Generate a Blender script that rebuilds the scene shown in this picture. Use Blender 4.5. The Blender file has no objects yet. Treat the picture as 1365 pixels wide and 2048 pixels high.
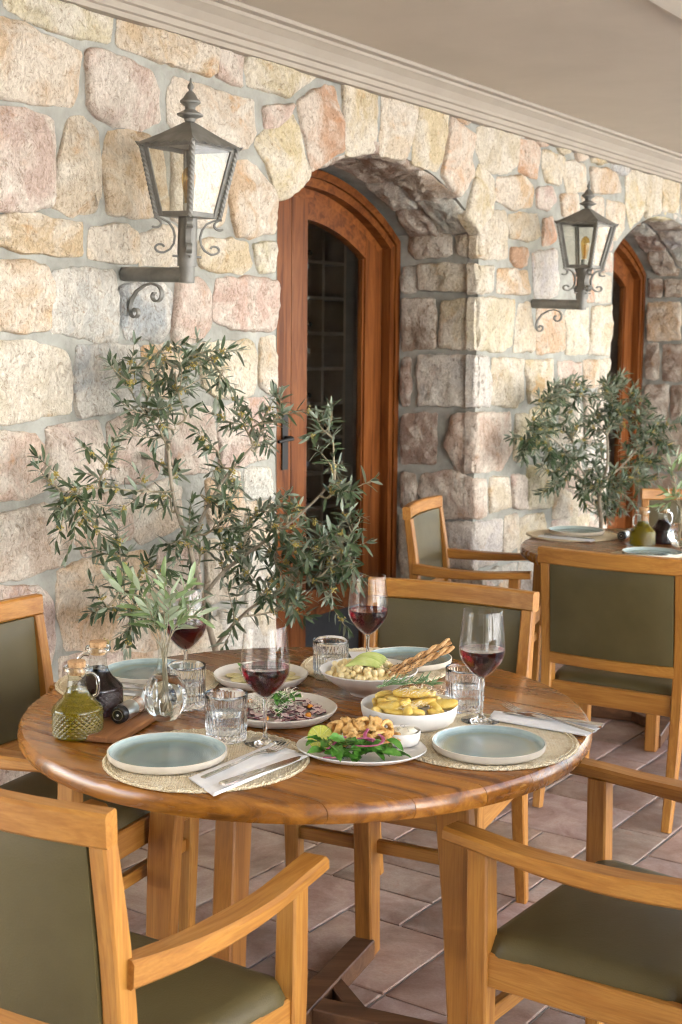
import bpy, bmesh, math, random
from mathutils import Vector, Matrix, noise
sc = bpy.context.scene
C = sc.collection
R = math.radians
PI = math.pi
random.seed(7)

# ------------------------------------------------------------------ camera
HC = 1.560
PITCH, ROLL = 0.12256, 0.009
cam_d = bpy.data.cameras.new('camera')
cam = bpy.data.objects.new('camera', cam_d); C.objects.link(cam)
right = Vector((1, 0, 0)); up = Vector((0, math.sin(PITCH), math.cos(PITCH)))
fwd = Vector((0, math.cos(PITCH), -math.sin(PITCH)))
r2 = right * math.cos(ROLL) + up * math.sin(ROLL)
u2 = up * math.cos(ROLL) - right * math.sin(ROLL)
cam.matrix_world = Matrix(((r2.x, u2.x, -fwd.x, 0), (r2.y, u2.y, -fwd.y, 0), (r2.z, u2.z, -fwd.z, HC), (0, 0, 0, 1)))
cam_d.sensor_width = 36; cam_d.lens = 2660 / 2048 * 36
cam_d.clip_start = 0.05; cam_d.clip_end = 400
cam_d.dof.use_dof = True; cam_d.dof.focus_distance = 3.0; cam_d.dof.aperture_fstop = 7.5
sc.camera = cam

# ------------------------------------------------------------------ wall frame (s along the wall, n out of the wall)
TH = 0.6058
T = Vector((math.sin(TH), math.cos(TH), 0)); N = Vector((math.cos(TH), -math.sin(TH), 0))
def W(s, n, z): return T * s + N * n + Vector((0, 0, z))
WALL = -3.05

# ------------------------------------------------------------------ world, sun, exposure
w = bpy.data.worlds.new('World'); sc.world = w; w.use_nodes = True
nt = w.node_tree; nt.nodes.clear()
sky = nt.nodes.new('ShaderNodeTexSky'); sky.sky_type = 'NISHITA'; sky.sun_disc = False
SUN_EL = R(42)
sdir = (-N * 0.9 + T * -0.43); sdir.normalize()             # the sun stands behind the building: the terrace is in shade
sdir = Vector((sdir.x * math.cos(SUN_EL), sdir.y * math.cos(SUN_EL), math.sin(SUN_EL)))
sky.sun_elevation = SUN_EL; sky.sun_rotation = math.atan2(sdir.x, sdir.y)
sky.air_density = 1.0; sky.dust_density = 1.5; sky.ozone_density = 1.0
bg = nt.nodes.new('ShaderNodeBackground'); bg.inputs['Strength'].default_value = 0.13
wo = nt.nodes.new('ShaderNodeOutputWorld')
nt.links.new(sky.outputs[0], bg.inputs[0]); nt.links.new(bg.outputs[0], wo.inputs[0])
sd = bpy.data.lights.new('sun', 'SUN'); sd.energy = 5.0; sd.angle = R(0.53); sd.color = (1.0, 0.97, 0.93)
sun = bpy.data.objects.new('sun', sd); C.objects.link(sun)
sun.rotation_euler = sdir.to_track_quat('Z', 'Y').to_euler()
sun.location = (0, 0, 12)
sc.view_settings.view_transform = 'Standard'; sc.view_settings.look = 'None'
sc.view_settings.exposure = 3.22; sc.view_settings.gamma = 1; sc.view_settings.use_curve_mapping = False
cy = sc.cycles
cy.use_denoising = True; cy.filter_width = 1.15
cy.max_bounces = 14; cy.diffuse_bounces = 5; cy.glossy_bounces = 6; cy.transmission_bounces = 14; cy.transparent_max_bounces = 24
cy.sample_clamp_indirect = 12.0
cy.blur_glossy = 0.5

# ------------------------------------------------------------------ object helpers
def link(o, parent=None):
    C.objects.link(o)
    if parent is not None: o.parent = parent
    return o
def tag(o, label=None, cat=None, group=None, kind=None):
    if label: o['label'] = label
    if cat: o['category'] = cat
    if group: o['group'] = group
    if kind: o['kind'] = kind
    return o
def thing(name, label, cat, loc=(0, 0, 0), rotz=0, group=None):
    o = bpy.data.objects.new(name, None); C.objects.link(o)
    o.empty_display_size = 0.05
    o.location = loc; o.rotation_euler = (0, 0, rotz)
    return tag(o, label, cat, group)
class MB:
    """collects vertices and faces of one mesh"""
    def __init__(s): s.v = []; s.f = []; s.m = []; s.mi = 0
    def add(s, verts, faces):
        b = len(s.v); s.v.extend([tuple(p) for p in verts])
        for f in faces: s.f.append(tuple(i + b for i in f)); s.m.append(s.mi)
        return s
    def mesh(s, name, smooth=True, angle=40):
        me = bpy.data.meshes.new(name); me.from_pydata(s.v, [], s.f)
        me.polygons.foreach_set('material_index', s.m)
        me.polygons.foreach_set('use_smooth', [bool(smooth)] * len(s.f))
        me.validate(clean_customdata=False)
        me.update()
        if smooth and angle < 180:
            me.set_sharp_from_angle(angle=R(angle))
        return me
    def build(s, name, mats, parent=None, smooth=True, angle=40, color=None):
        me = s.mesh(name, smooth, angle)
        return place(name, me, mats, parent, color)
def place(name, me, mats, parent=None, color=None):
    if mats is not None and not len(me.materials):
        for m in (mats if isinstance(mats, (list, tuple)) else [mats]): me.materials.append(m)
    o = bpy.data.objects.new(name, me); link(o, parent)
    if color: o.color = (*color, 1)
    return o
def copy_tree(o, parent=None):
    c = o.copy(); C.objects.link(c)
    if parent is not None: c.parent = parent
    for ch in list(o.children): copy_tree(ch, c)
    return c

def bridge(mb, rings, closed=True, cap0=True, cap1=True):
    """rings: lists of equal length"""
    n = len(rings[0]); V = [p for r in rings for p in r]; F = []
    for k in range(len(rings) - 1):
        for i in range(n if closed else n - 1):
            j = (i + 1) % n
            F.append((k * n + i, k * n + j, (k + 1) * n + j, (k + 1) * n + i))
    if cap0: F.append(tuple(range(n - 1, -1, -1)))
    if cap1: F.append(tuple((len(rings) - 1) * n + i for i in range(n)))
    mb.add(V, F); return mb
def chamfer_rect(w, h, c):
    a, b = w / 2, h / 2
    return [(-a + c, -b), (a - c, -b), (a, -b + c), (a, b - c), (a - c, b), (-a + c, b), (-a, b - c), (-a, -b + c)]
def sweep(mb, pts, sizes, upv=(0, 0, 1), ch=0.004, sect=None, twist=0):
    """rectangular (chamfered) section swept along pts; sizes = (w across, h along up) per point"""
    pts = [Vector(p) for p in pts]; rings = []
    n = len(pts)
    if not isinstance(sizes, list): sizes = [sizes] * n
    for i, p in enumerate(pts):
        t = (pts[min(i + 1, n - 1)] - pts[max(i - 1, 0)]).normalized()
        u = Vector(upv); sd_ = t.cross(u)
        if sd_.length < 1e-5: sd_ = t.cross(Vector((1, 0, 0)))
        sd_.normalize(); u = sd_.cross(t).normalized()
        if twist:
            a = twist * i; sd_, u = sd_ * math.cos(a) + u * math.sin(a), u * math.cos(a) - sd_ * math.sin(a)
        w_, h_ = sizes[i]
        rings.append([p + sd_ * a_ + u * b_ for a_, b_ in chamfer_rect(w_, h_, min(ch, w_ * .3, h_ * .3))])
    return bridge(mb, rings)
def tube(mb, pts, rad, n=8, caps=True):
    pts = [Vector(p) for p in pts]; rings = []; m = len(pts)
    if not isinstance(rad, (list, tuple)): rad = [rad] * m
    ref = None
    for i, p in enumerate(pts):
        t = (pts[min(i + 1, m - 1)] - pts[max(i - 1, 0)])
        t = t.normalized() if t.length > 1e-9 else Vector((0, 0, 1))
        if ref is None: ref = Vector((1, 0, 0)) if abs(t.x) < .8 else Vector((0, 1, 0))
        a = t.cross(ref).normalized(); ref = a.cross(t).normalized()
        rings.append([p + (a * math.cos(2 * PI * k / n) + ref * math.sin(2 * PI * k / n)) * rad[i] for k in range(n)])
    return bridge(mb, rings, True, caps, caps)
def lathe(mb, prof, n=40, mod=None, off=(0, 0, 0), close=False):
    """prof: (r, z) list bottom to top; r = 0 closes on the axis; mod(theta, z, r) -> r"""
    V = []; idx = []; F = []
    ox, oy, oz = off
    for (r, z) in prof:
        if r < 1e-6:
            idx.append([len(V)] * n); V.append((ox, oy, oz + z)); continue
        row = []
        for k in range(n):
            th = 2 * PI * k / n; rr = mod(th, z, r) if mod else r
            row.append(len(V)); V.append((ox + rr * math.cos(th), oy + rr * math.sin(th), oz + z))
        idx.append(row)
    L = len(prof)
    for a in range(L if close else L - 1):
        A, B = idx[a], idx[(a + 1) % L]
        for k in range(n):
            j = (k + 1) % n
            f = [A[k], A[j], B[j], B[k]]
            g = []
            for q in f:
                if q not in g: g.append(q)
            if len(g) > 2: F.append(tuple(g))
    mb.add(V, F); return mb
def box(mb, c, s, ch=0.003, rot=None):
    """chamfered box: centre, size"""
    sx, sy, sz = s; c = Vector(c); rings = []
    for z, i in ((-sz / 2, ch), (-sz / 2 + ch, 0), (sz / 2 - ch, 0), (sz / 2, ch)):
        rings.append([Vector((x, y, z)) for x, y in chamfer_rect(sx - 2 * i, sy - 2 * i, ch)])
    if rot is not None: rings = [[rot @ p for p in r] for r in rings]
    return bridge(mb, [[p + c for p in r] for r in rings])
def catmull(pts, k=6):
    pts = [Vector(p) for p in pts]; out = []
    for i in range(len(pts) - 1):
        p0 = pts[max(i - 1, 0)]; p1 = pts[i]; p2 = pts[i + 1]; p3 = pts[min(i + 2, len(pts) - 1)]
        for j in range(k):
            t = j / k
            out.append(0.5 * ((2 * p1) + (p2 - p0) * t + (2 * p0 - 5 * p1 + 4 * p2 - p3) * t * t + (3 * p1 - p0 - 3 * p2 + p3) * t ** 3))
    out.append(pts[-1]); return out

# ------------------------------------------------------------------ materials
def new_mat(name):
    m = bpy.data.materials.new(name); m.use_nodes = True
    t = m.node_tree; t.nodes.clear()
    o = t.nodes.new('ShaderNodeOutputMaterial'); b = t.nodes.new('ShaderNodeBsdfPrincipled')
    t.links.new(b.outputs[0], o.inputs[0])
    return m, t, b
def nd(t, k, **kw):
    n = t.nodes.new(k)
    for a, v in kw.items():
        if a.startswith('i_'):
            key = a[2:]; key = int(key) if key.isdigit() else key.replace('_', ' ')
            n.inputs[key].default_value = v
        else: setattr(n, a, v)
    return n
def ramp(t, fac, stops, interp='LINEAR'):
    n = t.nodes.new('ShaderNodeValToRGB'); n.color_ramp.interpolation = interp
    e = n.color_ramp.elements
    while len(e) < len(stops): e.new(0.5)
    for i, (p, c) in enumerate(stops):
        e[i].position = p; e[i].color = (*c, 1) if len(c) == 3 else c
    t.links.new(fac, n.inputs[0]); return n
def mixc(t, fac, a, b, mode='MIX'):
    n = t.nodes.new('ShaderNodeMix'); n.data_type = 'RGBA'; n.blend_type = mode
    for s, v in ((n.inputs[0], fac), (n.inputs[6], a), (n.inputs[7], b)):
        if hasattr(v, 'links'): t.links.new(v, s)
        elif isinstance(v, (int, float)): s.default_value = v
        else: s.default_value = (*v, 1)
    return n.outputs[2]
def vary(t, scale=10.0, coord='Object'):
    """object coordinates shifted by a random amount per object"""
    tc = nd(t, 'ShaderNodeTexCoord'); oi = nd(t, 'ShaderNodeObjectInfo')
    m = nd(t, 'ShaderNodeMath', operation='MULTIPLY'); m.inputs[1].default_value = scale
    t.links.new(oi.outputs['Random'], m.inputs[0])
    a = nd(t, 'ShaderNodeVectorMath', operation='ADD')
    t.links.new(tc.outputs[coord], a.inputs[0]); t.links.new(m.outputs[0], a.inputs[1])
    return a.outputs[0], oi
def noise_tex(t, vec, scale, detail=4, rough=.55, dist=0):
    n = nd(t, 'ShaderNodeTexNoise'); n.inputs['Scale'].default_value = scale; n.inputs['Detail'].default_value = detail
    n.inputs['Roughness'].default_value = rough; n.inputs['Distortion'].default_value = dist
    if vec is not None: t.links.new(vec, n.inputs['Vector'])
    return n
def bump(t, h, b, strength=.3, dist=.01, prev=None):
    n = nd(t, 'ShaderNodeBump'); n.inputs['Strength'].default_value = strength; n.inputs['Distance'].default_value = dist
    t.links.new(h, n.inputs['Height'])
    if prev is not None: t.links.new(prev.outputs[0], n.inputs['Normal'])
    t.links.new(n.outputs[0], b.inputs['Normal']); return n
def scaled(t, vec, sc_):
    m = nd(t, 'ShaderNodeMapping'); m.inputs['Scale'].default_value = sc_
    t.links.new(vec, m.inputs[0]); return m.outputs[0]
def simple(name, col, rough=.5, metal=0, **kw):
    m, t, b = new_mat(name)
    b.inputs['Base Color'].default_value = (*col, 1); b.inputs['Roughness'].default_value = rough; b.inputs['Metallic'].default_value = metal
    for k, v in kw.items(): b.inputs[k.replace('_', ' ')].default_value = v
    return m
def mottled(name, cols, scale=20, rough=.6, bumps=.2, bscale=80, bdist=.003, detail=5, use_color=False, **kw):
    """colour wandering through a ramp of cols, with a fine relief"""
    m, t, b = new_mat(name); v, oi = vary(t)
    n = noise_tex(t, v, scale, detail, .6, .3)
    k = len(cols)
    r = ramp(t, n.outputs[0], [(.3 + .4 * i / max(1, k - 1), c) for i, c in enumerate(cols)])
    col = r.outputs[0]
    if use_color: col = mixc(t, 1.0, col, oi.outputs['Color'], 'MULTIPLY')
    t.links.new(col, b.inputs['Base Color']); b.inputs['Roughness'].default_value = rough
    if bumps: bump(t, noise_tex(t, v, bscale, 4).outputs[0], b, bumps, bdist)
    for kk, vv in kw.items(): b.inputs[kk.replace('_', ' ')].default_value = vv
    return m

def wood(name, dark, mid, light, axis, rough=.4, fine=1.0, coat=0.0, gs=1.0, use_color=False):
    m, t, b = new_mat(name); v, oi = vary(t, 7.0)
    sx = [16 * gs, 16 * gs, 16 * gs]; sx[axis] = 1.3 * gs
    vs = scaled(t, v, sx)
    n1 = noise_tex(t, vs, 1.6, 5, .6, .9)
    r = ramp(t, n1.outputs[0], [(.3, dark), (.47, mid), (.62, light), (.72, mid)])
    sf = [260, 260, 260]; sf[axis] = 6
    n2 = noise_tex(t, scaled(t, v, sf), 1.0, 3, .6)
    r2_ = ramp(t, n2.outputs[0], [(.35, (.72, .68, .62)), (.6, (1, 1, 1))])
    col = mixc(t, .55 * fine, r.outputs[0], r2_.outputs[0], 'MULTIPLY')
    n3 = noise_tex(t, v, 2.2, 3); r3 = ramp(t, n3.outputs[0], [(.3, (.82, .78, .74)), (.7, (1.1, 1.08, 1.04))])
    col = mixc(t, .8, col, r3.outputs[0], 'MULTIPLY')
    if use_color: col = mixc(t, 1.0, col, oi.outputs['Color'], 'MULTIPLY')
    t.links.new(col, b.inputs['Base Color'])
    rr = ramp(t, n1.outputs[0], [(.3, (rough + .1,) * 3), (.7, (rough - .06,) * 3)]); t.links.new(rr.outputs[0], b.inputs['Roughness'])
    b.inputs['Coat Weight'].default_value = coat; b.inputs['Coat Roughness'].default_value = .15
    bump(t, n2.outputs[0], b, .12, .0015)
    return m
BEECH = [wood('beech_' + 'xyz'[a], (.315, .126, .019), (.395, .170, .029), (.465, .222, .045), a, .40, 1.0, 0, 1.9) for a in range(3)]
TEAK = [wood('teak_' + 'xyz'[a], (.100, .034, .005), (.265, .098, .014), (.385, .162, .027), a, .23, 1.0, .2, 1.1, True) for a in range(3)]
TEAKLEG = [wood('teak_leg_' + 'xyz'[a], (.19, .073, .012), (.29, .118, .021), (.37, .165, .034), a, .38, 1.0) for a in range(3)]
DOORW = [wood('door_wood_' + 'xyz'[a], (.080, .021, .005), (.165, .050, .011), (.24, .082, .021), a, .38, 1.0, .0) for a in range(3)]
BASEW = wood('dark_base_wood', (.07, .032, .014), (.11, .05, .022), (.15, .07, .03), 0, .45)

def stone_mat():
    m, t, b = new_mat('field_stone'); v, oi = vary(t, 9.0)
    base = oi.outputs['Color']
    n1 = noise_tex(t, v, 7, 6, .65, .6)
    warm = mixc(t, 1.0, base, (1.0, .78, .56), 'MULTIPLY'); pale = mixc(t, .72, base, (.78, .73, .64))
    f1 = ramp(t, n1.outputs[0], [(.56, (0, 0, 0)), (.70, (1, 1, 1))])
    col = mixc(t, f1.outputs[0], base, warm)
    n2 = noise_tex(t, v, 5.5, 6, .6, 1.0)
    mp = nd(t, 'ShaderNodeMapping'); mp.inputs['Location'].default_value = (3.3, 1.7, 8.8); t.links.new(v, mp.inputs[0]); t.links.new(mp.outputs[0], n2.inputs['Vector'])
    f2 = ramp(t, n2.outputs[0], [(.42, (0, 0, 0)), (.58, (1, 1, 1))])
    col = mixc(t, f2.outputs[0], col, pale)
    n3 = noise_tex(t, scaled(t, v, (1, 1, .7)), 52, 6, .8, 1.6)
    f3 = ramp(t, n3.outputs[0], [(.36, (.48, .40, .33)), (.46, (.88, .85, .81)), (.56, (1.04, 1.03, 1.02)), (.66, (1.25, 1.25, 1.24))])  # dark pits stand in for relief shading; pale streaks are chisel scuffs
    col = mixc(t, .9, col, f3.outputs[0], 'MULTIPLY')
    # rust specks
    n4 = noise_tex(t, v, 24, 5, .7, .8); f4 = ramp(t, n4.outputs[0], [(.66, (0, 0, 0)), (.74, (1, 1, 1))])
    rust = mixc(t, .7, base, (.46, .22, .10)); mx = mixc(t, f4.outputs[0], col, rust)
    t.links.new(mx, b.inputs['Base Color']); b.inputs['Roughness'].default_value = .92
    b.inputs['Specular IOR Level'].default_value = .2
    vs = scaled(t, v, (1.0, 1.0, .45)); nc = noise_tex(t, vs, 55, 5, .7, 2.2)        # chisel strokes
    bp = bump(t, n1.outputs[0], b, .8, .025)
    bp = bump(t, nc.outputs[0], b, .85, .014, bp)
    bump(t, noise_tex(t, v, 190, 3, .7).outputs[0], b, .6, .004, bp)
    return m
STONE = stone_mat()
MORTAR = mottled('mortar', [(.24, .235, .20), (.325, .32, .28), (.41, .405, .36)], 9, .95, .6, 60, .006)
PLASTER = mottled('ceiling_paint', [(.50, .435, .345), (.55, .48, .385)], 2.5, .8, .12, 60, .002)
CORN = mottled('cornice_paint', [(.34, .29, .23), (.38, .33, .265)], 4, .7, .1, 60, .002)
CORNW = mottled('bounce_lit_ceiling', [(.66, .60, .50), (.70, .64, .54)], 4, .7, .1, 60, .002)
def tile_mat():
    m, t, b = new_mat('terracotta'); v, oi = vary(t, 9.0)
    n1 = noise_tex(t, v, 7, 6, .65, .5)
    r = ramp(t, n1.outputs[0], [(.3, (.28, .17, .13)), (.46, (.38, .27, .215)), (.6, (.45, .35, .29)), (.72, (.41, .25, .19))])
    col = mixc(t, 1.0, r.outputs[0], oi.outputs['Color'], 'MULTIPLY')
    n2 = noise_tex(t, v, 130, 4, .7); f = ramp(t, n2.outputs[0], [(.3, (.8, .78, .76)), (.6, (1, 1, 1)), (.75, (1.15, 1.15, 1.12))])
    col = mixc(t, .7, col, f.outputs[0], 'MULTIPLY')
    gp = nd(t, 'ShaderNodeNewGeometry'); n5 = noise_tex(t, gp.outputs['Position'], 2.6, 6, .65, .8); f5 = ramp(t, n5.outputs[0], [(.34, (.68, .66, .64)), (.5, (1, 1, 1)), (.66, (1.14, 1.14, 1.14))])
    col = mixc(t, .9, col, f5.outputs[0], 'MULTIPLY')
    t.links.new(col, b.inputs['Base Color']); b.inputs['Roughness'].default_value = .62
    bp = bump(t, n1.outputs[0], b, .3, .006); bump(t, n2.outputs[0], b, .25, .002, bp)
    return m
TILE = tile_mat()
GROUT = mottled('grout', [(.40, .365, .33), (.50, .46, .42)], 12, .95, .3, 90, .003)
IRON = mottled('grey_painted_iron', [(.135, .13, .112), (.185, .178, .157), (.24, .232, .207)], 14, .5, .25, 90, .002, Metallic=.25)
def thin_glass(name, tint=(1, 1, 1), refl=1.0, rough=0.0):
    m = bpy.data.materials.new(name); m.use_nodes = True; t = m.node_tree; t.nodes.clear()
    o = nd(t, 'ShaderNodeOutputMaterial'); tr = nd(t, 'ShaderNodeBsdfTransparent'); gl = nd(t, 'ShaderNodeBsdfGlossy')
    tr.inputs[0].default_value = (*tint, 1); gl.inputs['Roughness'].default_value = rough
    fr = nd(t, 'ShaderNodeLayerWeight'); fr.inputs[0].default_value = .5           # Schlick: .04 + .96 (1 - cos)^5
    pw = nd(t, 'ShaderNodeMath', operation='POWER'); pw.inputs[1].default_value = 5
    ma = nd(t, 'ShaderNodeMath', operation='MULTIPLY_ADD', use_clamp=True); ma.inputs[1].default_value = .9 * refl; ma.inputs[2].default_value = .04 * refl
    t.links.new(fr.outputs['Facing'], pw.inputs[0]); t.links.new(pw.outputs[0], ma.inputs[0])
    mx = nd(t, 'ShaderNodeMixShader'); t.links.new(ma.outputs[0], mx.inputs[0])
    t.links.new(tr.outputs[0], mx.inputs[1]); t.links.new(gl.outputs[0], mx.inputs[2]); t.links.new(mx.outputs[0], o.inputs[0])
    return m
PANE = thin_glass('window_glass', (.95, .96, .95), .7); LPANE = thin_glass('lantern_glass', (.96, .96, .94), 1.25)
BOWLGLASS = thin_glass('wine_glass_bowl', (.99, .99, .99), .8); SHELL = thin_glass('bottle_glass', (.97, .98, .97), .45)
def glass(name, col=(1, 1, 1), rough=0.0, ior=1.48):
    m, t, b = new_mat(name)
    b.inputs['Base Color'].default_value = (*col, 1); b.inputs['Roughness'].default_value = rough
    b.inputs['IOR'].default_value = ior; b.inputs['Transmission Weight'].default_value = 1.0
    return m
CLEAR = glass('clear_glass', (.985, .99, .985)); WATER = glass('water', (.99, .995, .99), 0, 1.33)
WINE = glass('red_wine', (.080, .0004, .004), 0, 1.34)
OIL = glass('olive_oil', (.21, .155, .003), 0, 1.40); OIL.node_tree.nodes['Principled BSDF'].inputs['Transmission Weight'].default_value = .55; VINEGAR = glass('vinegar', (.035, .012, .012), 0, 1.35)
BULBG = thin_glass('amber_bulb_glass', (.92, .74, .42), 1.6)
STEEL = simple('steel', (.60, .585, .565), .16, 1.0); BRUSHED = simple('brushed_steel', (.58, .56, .53), .3, 1.0)
BLACKP = simple('black_plastic', (.012, .012, .013), .25); DARKIRON = simple('dark_iron', (.03, .028, .026), .4, .5)
for _m in DOORW: _m.node_tree.nodes['Principled BSDF'].inputs['Specular IOR Level'].default_value = .22
WHITEPL = simple('socket_white', (.5, .5, .46), .5)

CANOPY_N = 1.2

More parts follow.
